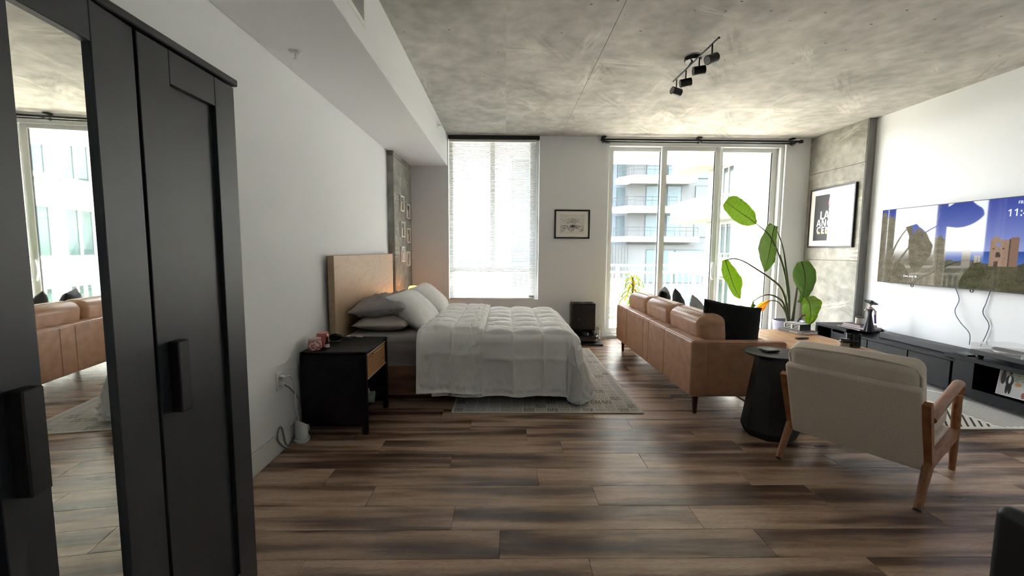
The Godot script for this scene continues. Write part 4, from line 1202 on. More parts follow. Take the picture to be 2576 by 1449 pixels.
	part(tt, "tonearm", Mb.new().tube(spline([Vector3(0.11, 0.118, 0.17), Vector3(0.03, 0.122, 0.165), Vector3(-0.06, 0.118, 0.12), Vector3(-0.09, 0.110, 0.085)], 6), 0.005, 8), M.chrome)
	part(tt, "tonearm_base", Mb.new().lathe([Vector2(0, 0.075), Vector2(0.03, 0.075), Vector2(0.03, 0.095), Vector2(0.014, 0.1), Vector2(0.014, 0.125), Vector2(0, 0.125)], 18, Vector3(0.11, 0, 0.17)), M.chrome)
	part(tt, "speed_knob", Mb.new().lathe([Vector2(0, 0.075), Vector2(0.017, 0.075), Vector2(0.016, 0.09), Vector2(0, 0.09)], 16, Vector3(-0.15, 0, 0.12)), M.chrome)
	var lid := Mb.new()
	lid.span(Vector3(-0.185, 0.076, -0.238), Vector3(-0.182, 0.135, 0.218)).span(Vector3(-0.185, 0.076, -0.238), Vector3(0.165, 0.135, -0.235)).span(Vector3(0.162, 0.076, -0.235), Vector3(0.165, 0.135, 0.218)).span(Vector3(-0.185, 0.135, -0.238), Vector3(0.165, 0.138, 0.218))
	part(tt, "dust_cover", lid, glass(0.08))
	solo("record_sleeve", Mb.new().span(Vector3(-0.06, 0, -0.05), Vector3(0.07, 0.014, 0.07), 0.002), mat("23262a", 0.4), "small flat dark box in front of the turntable's corner", "box", Vector3(4.14, 0.3885, -3.70))
	# framed photograph in the right niche
	var fp := thing("photo_frame", "framed photograph of a walking person in a dark suit, standing in the console niche", "photo frame", Vector3(4.13, 0.126, -3.33))
	fp.basis = Basis(Vector3.UP, -PI / 2 + 0.12) * Basis(Vector3.RIGHT, -0.14)
	part(fp, "frame", Mb.new().span(Vector3(-0.098, 0, -0.012), Vector3(0.098, 0.222, 0), 0.003), M.paper)
	var pr := Mb.new()
	pr.face([Vector3(-0.09, 0.008, 0.001), Vector3(-0.09, 0.214, 0.001), Vector3(0.09, 0.214, 0.001), Vector3(0.09, 0.008, 0.001)], Vector3.BACK, [Vector2(0, 1), Vector2(0, 0), Vector2(1, 0), Vector2(1, 1)])
	part(fp, "print", pr, image_mat(niche_photo(), 0.3))
	part(fp, "easel_back", Mb.new().span(Vector3(-0.02, 0.0, -0.05), Vector3(0.02, 0.12, -0.045)), M.black)

func rugs() -> void:
	for e in [["bed_rug", "grey patchwork rug of short dark strokes under the bed", Vector3(0.345, 0, -4.41), Vector2(1.54, 2.24), rug_hatch()], ["living_rug", "white rug with black parallel lines under the coffee table", Vector3(3.15, 0, -4.2), Vector2(2.12, 2.44), rug_lines()]]:
		var r := thing(e[0], e[1], "rug", e[2])
		var w: float = e[3].x / 2
		var h: float = e[3].y / 2
		part(r, "backing", Mb.new().span(Vector3(-w, 0.0005, -h), Vector3(w, 0.009, h), 0.002), mat("b9b4aa", 0.9))
		var p := Mb.new()
		p.face([Vector3(-w + 0.002, 0.0095, -h + 0.002), Vector3(-w + 0.002, 0.0095, h - 0.002), Vector3(w - 0.002, 0.0095, h - 0.002), Vector3(w - 0.002, 0.0095, -h + 0.002)], Vector3.UP, [Vector2(0, 0), Vector2(0, 1), Vector2(1, 1), Vector2(1, 0)])
		part(r, "pile", p, image_mat(e[4], 0.95))

# ---------------------------------------------------------------- the small things
func small_things() -> void:
	ceiling_things(); pictures(); nightstand_things(); table_things(); back_wall_things(); plants(); corner_chair()

func ceiling_things() -> void:
	# track light: canopy, bar, four heads, all off
	var t := thing("track_light", "black ceiling track light with four cylindrical spot heads", "track light", Vector3(1.54, CEIL, -3.60))
	part(t, "canopy", Mb.new().lathe([Vector2(0, -0.03), Vector2(0.062, -0.03), Vector2(0.068, -0.024), Vector2(0.068, 0), Vector2(0, 0)], 32, Vector3(0.03, 0, -0.12)), M.black_metal)
	part(t, "bar", Mb.new().tube([Vector3(-0.015, -0.095, 0.42), Vector3(-0.03, -0.095, -0.38)], 0.008, 10), M.black_metal)
	part(t, "stem", Mb.new().tube([Vector3(0.03, -0.02, -0.12), Vector3(-0.022, -0.095, -0.10)], 0.007, 8), M.black_metal)
	var heads := [[0.33, Vector3(-0.75, -0.35, 0.25)], [0.12, Vector3(0.9, 0.12, 0.1)], [-0.13, Vector3(0.9, 0.15, 0.15)], [-0.33, Vector3(-0.8, 0.1, 0.3)]]
	for h in heads:
		var o := Vector3(-0.02, -0.095, h[0])
		var d: Vector3 = h[1].normalized()
		var hd := part(t, "spot_head", Mb.new().tube([o + Vector3(0, -0.105, 0) - d * 0.045, o + Vector3(0, -0.105, 0) + d * 0.045], 0.033, 20), M.black_metal)
		part(hd, "lens", Mb.new().tube([o + Vector3(0, -0.105, 0) + d * 0.0452, o + Vector3(0, -0.105, 0) + d * 0.047], 0.028, 20), mat("8d8f90", 0.15))
		part(hd, "stem", Mb.new().tube([o, o + Vector3(0, -0.08, 0)], 0.006, 8), M.black_metal)
	# sprinklers on the soffit
	for e in [[Vector3(-1.27, 2.483, -2.715), 0.0, "white fire sprinkler hanging under the soffit near the wardrobe"], [Vector3(-0.83, 2.795, -5.33), PI / 2, "small white side sprinkler on the soffit face by the window"]]:
		var s := thing("sprinkler", e[2], "sprinkler", e[0])
		s.rotation.z = e[1]
		part(s, "escutcheon", Mb.new().lathe([Vector2(0, -0.012), Vector2(0.02, -0.012), Vector2(0.036, -0.004), Vector2(0.038, 0), Vector2(0, 0)], 24), M.white)
		part(s, "body", Mb.new().lathe([Vector2(0, -0.045), Vector2(0.005, -0.045), Vector2(0.008, -0.035), Vector2(0.010, -0.012), Vector2(0, -0.012)], 12), M.white)
		part(s, "bulb", Mb.new().lathe([Vector2(0, -0.04), Vector2(0.003, -0.036), Vector2(0.003, -0.018), Vector2(0, -0.014)], 8, Vector3(0.004, 0, 0)), mat("b0332c", 0.2))
		part(s, "deflector", Mb.new().lathe([Vector2(0, -0.05), Vector2(0.018, -0.048), Vector2(0.018, -0.0455), Vector2(0, -0.045)], 12), M.white)
	# air vent in the soffit face
	var v := thing("air_vent", "white slatted air vent in the soffit face at top of the picture", "air vent", Vector3(-0.83, 2.583, -2.64))
	var f := Mb.new()
	f.span(Vector3(0, 0, 0), Vector3(0.008, 0.03, 0.9), 0.002).span(Vector3(0, 0.22, 0), Vector3(0.008, 0.25, 0.9), 0.002).span(Vector3(0, 0.03, 0), Vector3(0.008, 0.22, 0.03), 0.002).span(Vector3(0, 0.03, 0.87), Vector3(0.008, 0.22, 0.9), 0.002)
	part(v, "frame", f, M.white)
	part(v, "duct", Mb.new().span(Vector3(0.0005, 0.03, 0.03), Vector3(0.001, 0.22, 0.87)), mat("55504c", 0.9))
	var bl := Mb.new()
	bl.x = Transform3D(Basis(Vector3.UP, 0.7), Vector3.ZERO)
	bl.span(Vector3(-0.001, 0.03, -0.001), Vector3(0.010, 0.22, 0.001))
	var bm := bl.mesh()
	for k in 47: part(v, "blade", bm, M.white, Vector3(0.001, 0, 0.042 + k * 0.0175))

func framed(called: String, label: String, cat: String, w: float, h: float, at: Vector3, turn: float, bar: float, deep: float, fm: Material, matte: Material, inner: Vector2, im: Image, group := "") -> Node3D:
	# in its own axes: the picture faces +z, its base at the bottom middle of its back
	var o := thing(called, label, cat, at, turn, group)
	var f := Mb.new()
	f.span(Vector3(-w / 2, 0, 0), Vector3(w / 2, bar, deep), 0.0015).span(Vector3(-w / 2, h - bar, 0), Vector3(w / 2, h, deep), 0.0015).span(Vector3(-w / 2, bar, 0), Vector3(-w / 2 + bar, h - bar, deep), 0.0015).span(Vector3(w / 2 - bar, bar, 0), Vector3(w / 2, h - bar, deep), 0.0015)
	part(o, "frame", f, fm)
	part(o, "mat_board", Mb.new().span(Vector3(-w / 2 + bar * 0.5, bar * 0.5, 0.001), Vector3(w / 2 - bar * 0.5, h - bar * 0.5, deep - 0.008)), matte)
	var z := deep - 0.0075
	var p := Mb.new()
	var a := inner / 2
	p.face([Vector3(-a.x, h / 2 - a.y, z), Vector3(-a.x, h / 2 + a.y, z), Vector3(a.x, h / 2 + a.y, z), Vector3(a.x, h / 2 - a.y, z)], Vector3.BACK, [Vector2(0, 1), Vector2(0, 0), Vector2(1, 0), Vector2(1, 1)])
	part(o, "print", p, image_mat(im, 0.6))
	return o

func pictures() -> void:
	# six photographs on the left column, in two staggered columns
	var spots := [[-5.64, 1.885, "upper photo of the column's left row, two figures in yellow and navy"], [-5.985, 1.815, "upper photo of the right row on the concrete column, a dark monochrome print"], [-5.66, 1.553, "middle photo of the left row on the concrete column, white clothes before green"], [-5.98, 1.485, "middle photo of the right row on the concrete column, brown tones"], [-5.65, 1.232, "lowest photo of the left row on the concrete column, red shirt under a pale sky"], [-5.96, 1.166, "lowest photo of the right row on the concrete column, one dark and one white figure"]]
	for k in 6:
		var e: Array = spots[k]
		framed("photo_frame", e[2], "photo frame", 0.20, 0.20, Vector3(-1.355, e[1] - 0.10, e[0]), PI / 2, 0.016, 0.022, M.white, M.paper, Vector2(0.135, 0.165), snapshot(k), "photos on the concrete column by the bed")
	framed("framed_drawing", "black framed ink drawing on the wall between window and glass door", "picture", 0.513, 0.415, Vector3(0.968, 1.466, BACK), 0.0, 0.022, 0.025, M.black, M.paper, Vector2(0.36, 0.28), drawing())
	# the poster on the right column: white lettering and gold stars on black
	var ink := Image.create(8, 8, false, Image.FORMAT_RGB8)
	ink.fill(Color("1b1b1d"))
	var P := framed("poster", "black framed poster with white lettering and six gold stars on the right concrete column", "poster", 0.80, 0.815, Vector3(4.4, 1.358, -5.745), -PI / 2, 0.022, 0.03, M.black, M.paper, Vector2(0.60, 0.625), ink)
	var wl := mat("e8e8e6", 0.6)
	for e in [["LANK", 0.44, 0.15], ["ANGLES", 0.335, 0.13], ["CENTER", 0.235, 0.13]]:
		text(P, "lettering", e[0], e[2], wl, Vector3(0, e[1], 0.0235), 0.0, 0.001, true)
	var gold := mat("d9b24a", 0.4)
	for k in 6:
		var poly := []
		for j in 10: poly.append(Vector2(0, 0.030 if j % 2 == 0 else 0.013).rotated(TAU * j / 10.0))
		part(P, "star", Mb.new().prism(poly, 0.001), gold, Vector3(-0.205 + k * 0.082, 0.205, 0.0235))
	var pk := mat("c2455a", 0.5)
	part(P, "emblem", Mb.new().prism([Vector2(-0.07, 0), Vector2(-0.06, 0.09), Vector2(-0.02, 0.115), Vector2(0.03, 0.11), Vector2(0.065, 0.085), Vector2(0.075, 0)], 0.001), pk, Vector3(0.02, 0.575, 0.0235))
	part(P, "glazing", Mb.new().span(Vector3(-0.378, 0.022, 0.0262), Vector3(0.378, 0.793, 0.0275)), M.picture_glass)

func jar(called: String, label: String, at: Vector3, r: float, h: float, body: Material, lid: Material, lidh: float) -> Node3D:
	var j := thing(called, label, "candle jar", at)
	part(j, "jar", Mb.new().lathe([Vector2(0, 0), Vector2(r * 0.92, 0), Vector2(r, 0.004), Vector2(r, h * 0.7), Vector2(r * 0.97, h * 0.85), Vector2(r * 0.86, h), Vector2(0, h)], 28), body)
	if lid: part(j, "lid", Mb.new().lathe([Vector2(0, h), Vector2(r * 0.93, h), Vector2(r * 0.95, h + lidh * 0.3), Vector2(r * 0.95, h + lidh), Vector2(0, h + lidh)], 28), lid)
	return j

func nightstand_things() -> void:
	var Y := 0.5905
	var mosaic := mat("ffffff", 0.18)
	mosaic.albedo_texture = ntex(91, 0.05, ["1f2a33", "b8433f", "e8d2cc", "c77a72", "4a3a44", "f0e6e2"], 2, 128, 128, 20.0, FastNoiseLite.TYPE_CELLULAR)
	mosaic.uv1_scale = Vector3(1.0, 9.0, 1)
	jar("candle_jar", "mottled red and grey glass candle jar with a pink lid on the near nightstand", Vector3(-1.335, Y, -2.975), 0.045, 0.068, mosaic, mat("d2a9a2", 0.35), 0.014)
	jar("candle_jar", "plain coral pink candle jar behind the mottled one", Vector3(-1.325, Y, -3.085), 0.043, 0.095, mat("c9746b", 0.25), mat("d99088", 0.4), 0.006)
	var b := thing("dropper_bottle", "tiny black bottle with a white label beside the candle jars", "bottle", Vector3(-1.265, Y, -3.015))
	part(b, "bottle", Mb.new().lathe([Vector2(0, 0), Vector2(0.014, 0), Vector2(0.015, 0.003), Vector2(0.015, 0.042), Vector2(0.008, 0.05), Vector2(0, 0.05)], 18), mat("17120f", 0.15))
	part(b, "label", Mb.new().lathe([Vector2(0.0153, 0.008), Vector2(0.0153, 0.034)], 18), M.paper)
	part(b, "cap", Mb.new().lathe([Vector2(0, 0.05), Vector2(0.0105, 0.05), Vector2(0.0105, 0.078), Vector2(0.009, 0.082), Vector2(0, 0.082)], 18), M.black)
	var s := thing("smart_speaker", "dark grey pebble-shaped fabric speaker on the near nightstand", "speaker", Vector3(-1.305, Y, -3.27))
	part(s, "speaker_body", Mb.new().lathe([Vector2(0, 0.004), Vector2(0.03, 0.004), Vector2(0.045, 0.012), Vector2(0.052, 0.026), Vector2(0.048, 0.040), Vector2(0.032, 0.051), Vector2(0, 0.055)], 32, Vector3.ZERO, true), mat("222426", 0.9))
	part(s, "base_ring", Mb.new().lathe([Vector2(0, 0), Vector2(0.036, 0), Vector2(0.038, 0.006), Vector2(0, 0.006)], 28), M.grey_fabric)
	part(s, "power_cord", Mb.new().tube(spline([Vector3(-0.03, 0.008, 0.03), Vector3(-0.06, 0.006, 0.06), Vector3(-0.085, 0.006, 0.03)], 6), 0.003, 6), M.cord)
	var e := thing("earbud_case", "small grey and clear earbud case beside the pebble speaker", "case", Vector3(-1.235, Y, -3.335))
	part(e, "case", Mb.new().rbox(Vector3(0, 0.012, 0), Vector3(0.05, 0.024, 0.036), 0.011, 4), mat("5c6064", 0.25))
	part(e, "lid_band", Mb.new().rbox(Vector3(0.004, 0.0245, 0), Vector3(0.03, 0.004, 0.026), 0.002, 2), M.white)
	solo("charging_stick", Mb.new().rbox(Vector3(0, 0.004, 0), Vector3(0.05, 0.008, 0.014), 0.003, 2), M.white, "short white stick lying at the back corner of the near nightstand", "charger", Vector3(-1.17, Y, -3.41))
	# on the nightstand's shelf
	var tr := solo("book", Mb.new().rbox(Vector3(0, 0.011, 0), Vector3(0.13, 0.022, 0.20), 0.006, 3), mat("8fa096", 0.6), "pale green book on the near nightstand's lower shelf", "book", Vector3(-1.035, 0.1855, -3.12))
	tr.rotation.y = 0.25
	var fg := thing("figurine", "tiny pale figurine standing on the green book in the nightstand", "figurine", Vector3(-1.03, 0.208, -3.17))
	part(fg, "figure_body", Mb.new().lathe([Vector2(0, 0), Vector2(0.011, 0), Vector2(0.013, 0.01), Vector2(0.007, 0.024), Vector2(0.004, 0.028), Vector2(0, 0.03)], 14, Vector3.ZERO, true), mat("d7b7a6", 0.4))
	part(fg, "figure_head", Mb.new().lathe([Vector2(0, 0.027), Vector2(0.006, 0.031), Vector2(0.006, 0.038), Vector2(0, 0.043)], 12, Vector3.ZERO, true), mat("e0c2ae", 0.4))
	# outlet, plug and the cord to the white dock
	var o := thing("wall_outlet", "white wall outlet between wardrobe and nightstand, two plugs in it", "outlet", Vector3(LEFT, 0.40, -2.675))
	part(o, "cover_plate", Mb.new().span(Vector3(0, 0, -0.038), Vector3(0.006, 0.115, 0.038), 0.003), M.white)
	for y in [0.035, 0.08]: part(o, "socket", Mb.new().span(Vector3(0.006, y - 0.014, -0.017), Vector3(0.008, y + 0.014, 0.017), 0.001), M.trim)
	for y in [0.035, 0.08]: part(o, "plug", Mb.new().rbox(Vector3(0.02, y, 0), Vector3(0.026, 0.026, 0.026), 0.006, 2), M.white)
	solo("power_cable", Mb.new().tube(spline([Vector3(-1.405, 0.48, -2.675), Vector3(-1.385, 0.475, -2.72), Vector3(-1.385, 0.40, -2.77), Vector3(-1.39, 0.30, -2.785), Vector3(-1.395, 0.22, -2.80), Vector3(-1.395, 0.15, -2.83)], 7), 0.004, 8), M.cord, "white cord from the wall outlet down to the white cylinder", "cord")
	solo("looped_cable", Mb.new().tube(spline([Vector3(-1.405, 0.435, -2.675), Vector3(-1.40, 0.38, -2.75), Vector3(-1.405, 0.28, -2.85), Vector3(-1.41, 0.18, -2.885), Vector3(-1.405, 0.10, -2.86), Vector3(-1.41, 0.02, -2.75), Vector3(-1.412, 0.03, -2.69), Vector3(-1.413, 0.12, -2.66), Vector3(-1.414, 0.172, -2.635), Vector3(-1.414, 0.16, -2.60), Vector3(-1.412, 0.10, -2.595), Vector3(-1.40, 0.03, -2.65), Vector3(-1.39, 0.006, -2.70)], 7), 0.005, 8), mat("8d8983", 0.6), "thick grey cord looping on the baseboard beside the white cylinder", "cord")
	var w := thing("dock_cylinder", "white cylinder with a slanted open top on the floor by the nightstand", "charging dock", Vector3(-1.365, 0, -2.80))
	var cyl := func(a: float, c: float) -> Vector3:
		var an := c * TAU
		var top := 0.135 + 0.030 * sin(an - 0.5)
		return Vector3(0.040 * cos(an), lerpf(0.0, top, a), 0.040 * sin(an))
	part(w, "shell", Mb.new().grid(6, 32, cyl, Vector2.ONE, false, true), M.white)
	var inn := func(a: float, c: float) -> Vector3:
		var an := c * TAU
		var top := 0.135 + 0.030 * sin(an - 0.5)
		return Vector3(lerpf(0.040, 0.002, a) * cos(an), lerpf(top, 0.105, a), lerpf(0.040, 0.002, a) * sin(an))
	part(w, "hollow_top", Mb.new().grid(6, 32, inn, Vector2.ONE, false, true), M.trim)
	var coil := []
	for k in 30: coil.append(Vector3(0.046 * cos(k * 0.42 - 1.0), 0.007 + 0.0016 * k * (1.0 if k < 16 else 0.6), 0.050 * sin(k * 0.42 - 1.0)))
	coil.append(Vector3(0.05, 0.09, 0.0)); coil.append(Vector3(0.035, 0.11, -0.025))
	part(w, "coiled_cord", Mb.new().tube(spline(coil, 2), 0.0035, 7), M.cord)

func table_things() -> void:
	# coffee table
	var Y := 0.4325
	var b := thing("book", "flat grey book under the black and white patterned box", "book", Vector3(3.165, Y, -4.50), -1.35)
	part(b, "cover", Mb.new().span(Vector3(-0.145, 0, -0.11), Vector3(0.145, 0.004, 0.11)).span(Vector3(-0.145, 0.027, -0.11), Vector3(0.145, 0.031, 0.11)).span(Vector3(-0.145, 0.004, 0.105), Vector3(0.145, 0.027, 0.11), 0.001), mat("7d7b78", 0.6))
	part(b, "pages", Mb.new().span(Vector3(-0.14, 0.004, -0.105), Vector3(0.14, 0.027, 0.105)), M.paper)
	part(b, "spine_label", Mb.new().span(Vector3(0.0, 0.006, 0.11), Vector3(0.1, 0.025, 0.1105)), mat("b5a99a", 0.6))
	var x := thing("patterned_box", "black box inlaid with white lines shaped like the letters EE", "box", Vector3(3.165, Y + 0.0315, -4.52), -1.35)
	part(x, "box_body", Mb.new().span(Vector3(-0.105, 0, -0.07), Vector3(0.105, 0.066, 0.07), 0.003), M.black)
	var il := Mb.new()
	il.span(Vector3(-0.099, 0.006, 0.0695), Vector3(0.099, 0.061, 0.0706))
	for k in 6: il.span(Vector3(-0.095 + k * 0.033, 0.0655, -0.062), Vector3(-0.078 + k * 0.033, 0.0668, 0.062))
	var ee := Mb.new()
	for q in [-0.0475, 0.0475]:
		ee.span(Vector3(q - 0.036, 0.012, 0.0705), Vector3(q - 0.020, 0.055, 0.0714))
		for k in 3: ee.span(Vector3(q - 0.020, 0.012 + k * 0.0165, 0.0705), Vector3(q + 0.036, 0.022 + k * 0.0165, 0.0714))
	part(x, "letter_inlay", ee, M.black)
	part(x, "inlay", il, M.paper)
	var r := thing("remote_control", "slim black remote control lying on the oak coffee table", "remote", Vector3(2.965, Y, -4.15), 0.15)
	part(r, "remote_body", Mb.new().rbox(Vector3(0, 0.008, 0), Vector3(0.13, 0.016, 0.04), 0.007, 3), M.black)
	for k in 6: part(r, "button", Mb.new().lathe([Vector2(0, 0.016), Vector2(0.005, 0.016), Vector2(0.004, 0.018), Vector2(0, 0.018)], 10, Vector3(-0.045 + k * 0.018, 0, 0)), mat("3a3c40", 0.5))
	var j := thing("candle_jar", "larger smoked glass candle jar, the right one on the coffee table", "candle jar", Vector3(3.19, Y, -3.80))
	part(j, "jar", Mb.new().lathe([Vector2(0, 0), Vector2(0.055, 0), Vector2(0.057, 0.004), Vector2(0.057, 0.125), Vector2(0.054, 0.125), Vector2(0.053, 0.012), Vector2(0, 0.012)], 36), M.smoke)
	part(j, "wax", Mb.new().lathe([Vector2(0, 0.013), Vector2(0.052, 0.013), Vector2(0.052, 0.06), Vector2(0, 0.06)], 28), mat("3c3834", 0.5))
	var k2 := thing("candle_jar", "small dark amber jar with a pale label, the left one on the coffee table", "candle jar", Vector3(3.055, Y, -3.73))
	part(k2, "jar", Mb.new().lathe([Vector2(0, 0), Vector2(0.036, 0), Vector2(0.038, 0.004), Vector2(0.038, 0.072), Vector2(0.033, 0.078), Vector2(0, 0.078)], 30), mat("2b140e", 0.12))
	part(k2, "label", Mb.new().lathe([Vector2(0.0384, 0.014), Vector2(0.0384, 0.058)], 30), mat("8f847a", 0.6))
	part(k2, "lid", Mb.new().lathe([Vector2(0, 0.078), Vector2(0.036, 0.078), Vector2(0.036, 0.094), Vector2(0, 0.094)], 30), mat("1d1e22", 0.35))
	var g := thing("bud_vase", "clear glass bud vase with a dried flower behind the patterned box", "vase", Vector3(3.36 - 0.11, Y, -4.60))
	part(g, "vase", Mb.new().lathe([Vector2(0.0, 0.0), Vector2(0.018, 0.0), Vector2(0.024, 0.02), Vector2(0.012, 0.07), Vector2(0.010, 0.10), Vector2(0.012, 0.11)], 18, Vector3.ZERO, true), glass(0.15))
	part(g, "dried_flower", Mb.new().tube([Vector3(0, 0.02, 0), Vector3(0.01, 0.14, 0), Vector3(0.03, 0.17, 0)], [0.0015, 0.0015, 0.002], 5).rbox(Vector3(0.035, 0.172, 0), Vector3(0.04, 0.018, 0.03), 0.009, 2), mat("6b4038", 0.8))
	# side table
	var c := thing("remote_control", "small black square device on the round side table", "device", Vector3(1.875, 0.5925, -2.945), 0.2)
	part(c, "device_body", Mb.new().rbox(Vector3(0, 0.011, 0), Vector3(0.098, 0.012, 0.085), 0.004, 2), M.black)
	part(c, "device_foot", Mb.new().span(Vector3(-0.035, 0, -0.03), Vector3(0.035, 0.006, 0.03)), mat("0a0a0b", 0.7))
	part(c, "device_screen", Mb.new().span(Vector3(-0.042, 0.017, -0.036), Vector3(0.042, 0.0175, 0.036)), mat("4a4c50", 0.2))
	# console: books, candle, figurine on the raised left end
	var T := 0.3885
	var bk := [["magazine", "wide dark book lowest in the stack on the console", Vector3(4.24, T, -4.985), Vector3(0.26, 0.014, 0.34), "33373f"], ["magazine", "pale grey book second from the bottom of the console stack", Vector3(4.25, T + 0.0145, -4.96), Vector3(0.24, 0.018, 0.29), "b3adb8"], ["magazine", "dark book with pink edge on top of the console stack", Vector3(4.25, T + 0.033, -4.99), Vector3(0.20, 0.022, 0.26), "4b3d45"]]
	for e in bk:
		var m := thing(e[0], e[1], "book", e[2], 0.12 if e[4] == "b3adb8" else 0.0)
		var s: Vector3 = e[3]
		part(m, "cover", Mb.new().span(Vector3(-s.x / 2, 0, -s.z / 2), Vector3(s.x / 2, 0.003, s.z / 2)).span(Vector3(-s.x / 2, s.y - 0.003, -s.z / 2), Vector3(s.x / 2, s.y, s.z / 2)).span(Vector3(s.x / 2 - 0.003, 0, -s.z / 2), Vector3(s.x / 2, s.y, s.z / 2)), mat(e[4], 0.5))
		part(m, "pages", Mb.new().span(Vector3(-s.x / 2 + 0.003, 0.003, -s.z / 2 + 0.003), Vector3(s.x / 2 - 0.003, s.y - 0.003, s.z / 2 - 0.003)), mat("c9b9b6", 0.7))
	var cj := thing("candle_jar", "white candle jar with a dark rim on top of the console books", "candle jar", Vector3(4.25, T + 0.0555, -4.99))
	part(cj, "jar", Mb.new().lathe([Vector2(0, 0), Vector2(0.042, 0), Vector2(0.044, 0.004), Vector2(0.044, 0.072), Vector2(0, 0.072)], 28), mat("cfc9c0", 0.3))
	part(cj, "lid", Mb.new().lathe([Vector2(0, 0.072), Vector2(0.045, 0.072), Vector2(0.045, 0.082), Vector2(0.04, 0.086), Vector2(0, 0.086)], 28), mat("3d3a38", 0.4))
	figurine(Vector3(4.20, T, -4.80))

func figurine(at: Vector3) -> void:
	var f := thing("lady_figurine", "dark figurine of a woman in a long skirt and wide-brimmed hat on the console", "figurine", at, -0.9)
	var cloth := mat("2a2930", 0.5)
	var skirt := func(a: float, c: float) -> Vector3:
		var an := c * TAU
		var y := lerpf(0.0, 0.205, a)
		var r := lerpf(0.062, 0.018, pow(a, 0.75)) * (1.0 + 0.09 * sin(an * 9.0) * (1.0 - a))
		return Vector3(r * cos(an), y, r * 0.85 * sin(an))
	part(f, "skirt", Mb.new().grid(14, 54, skirt, Vector2.ONE, false, true), cloth)
	var body := Mb.new().lathe([Vector2(0.018, 0.20), Vector2(0.017, 0.215), Vector2(0.024, 0.25), Vector2(0.028, 0.268), Vector2(0.020, 0.28), Vector2(0.008, 0.287), Vector2(0.007, 0.298), Vector2(0.014, 0.305), Vector2(0.0165, 0.318), Vector2(0.015, 0.330), Vector2(0.008, 0.340), Vector2(0, 0.342)], 20, Vector3.ZERO, true)
	body.tube(spline([Vector3(0.026, 0.268, 0), Vector3(0.046, 0.235, 0.006), Vector3(0.052, 0.20, 0.02)], 5), [0.009, 0.0088, 0.0086, 0.0084, 0.008, 0.0076, 0.0073, 0.007, 0.0066, 0.0062, 0.006], 9)
	body.tube(spline([Vector3(-0.026, 0.268, 0), Vector3(-0.044, 0.238, 0.012), Vector3(-0.03, 0.255, 0.034)], 5), [0.009, 0.0088, 0.0086, 0.0084, 0.008, 0.0076, 0.0073, 0.007, 0.0066, 0.0062, 0.006], 9)
	part(f, "figure_body", body, mat("c3b6ad", 0.45))
	part(f, "bodice", Mb.new().lathe([Vector2(0.0195, 0.20), Vector2(0.019, 0.216), Vector2(0.0255, 0.248), Vector2(0.026, 0.262)], 20, Vector3.ZERO, true), mat("34303c", 0.5))
	part(f, "shawl", Mb.new().tube(spline([Vector3(0.045, 0.24, -0.012), Vector3(0.05, 0.17, 0.0), Vector3(0.058, 0.10, 0.01)], 4), 0.010, 8), mat("5b3a78", 0.6))
	part(f, "hair", Mb.new().rbox(Vector3(0, 0.318, -0.008), Vector3(0.035, 0.042, 0.028), 0.014, 3), mat("191615", 0.5))
	var hat := part(f, "hat", Mb.new().lathe([Vector2(0, -0.002), Vector2(0.062, -0.002), Vector2(0.068, 0.002), Vector2(0.060, 0.004), Vector2(0.022, 0.006), Vector2(0.018, 0.022), Vector2(0, 0.026)], 32), mat("3a363a", 0.5), Vector3(0.004, 0.334, -0.004))
	hat.rotation = Vector3(0.15, 0.0, -0.32)
	part(f, "necklace", Mb.new().tube(ring(Vector3(0, 0.279, 0.0), Vector3.UP, 0.0195, 16), 0.003, 6, false), mat("9c2f38", 0.4))

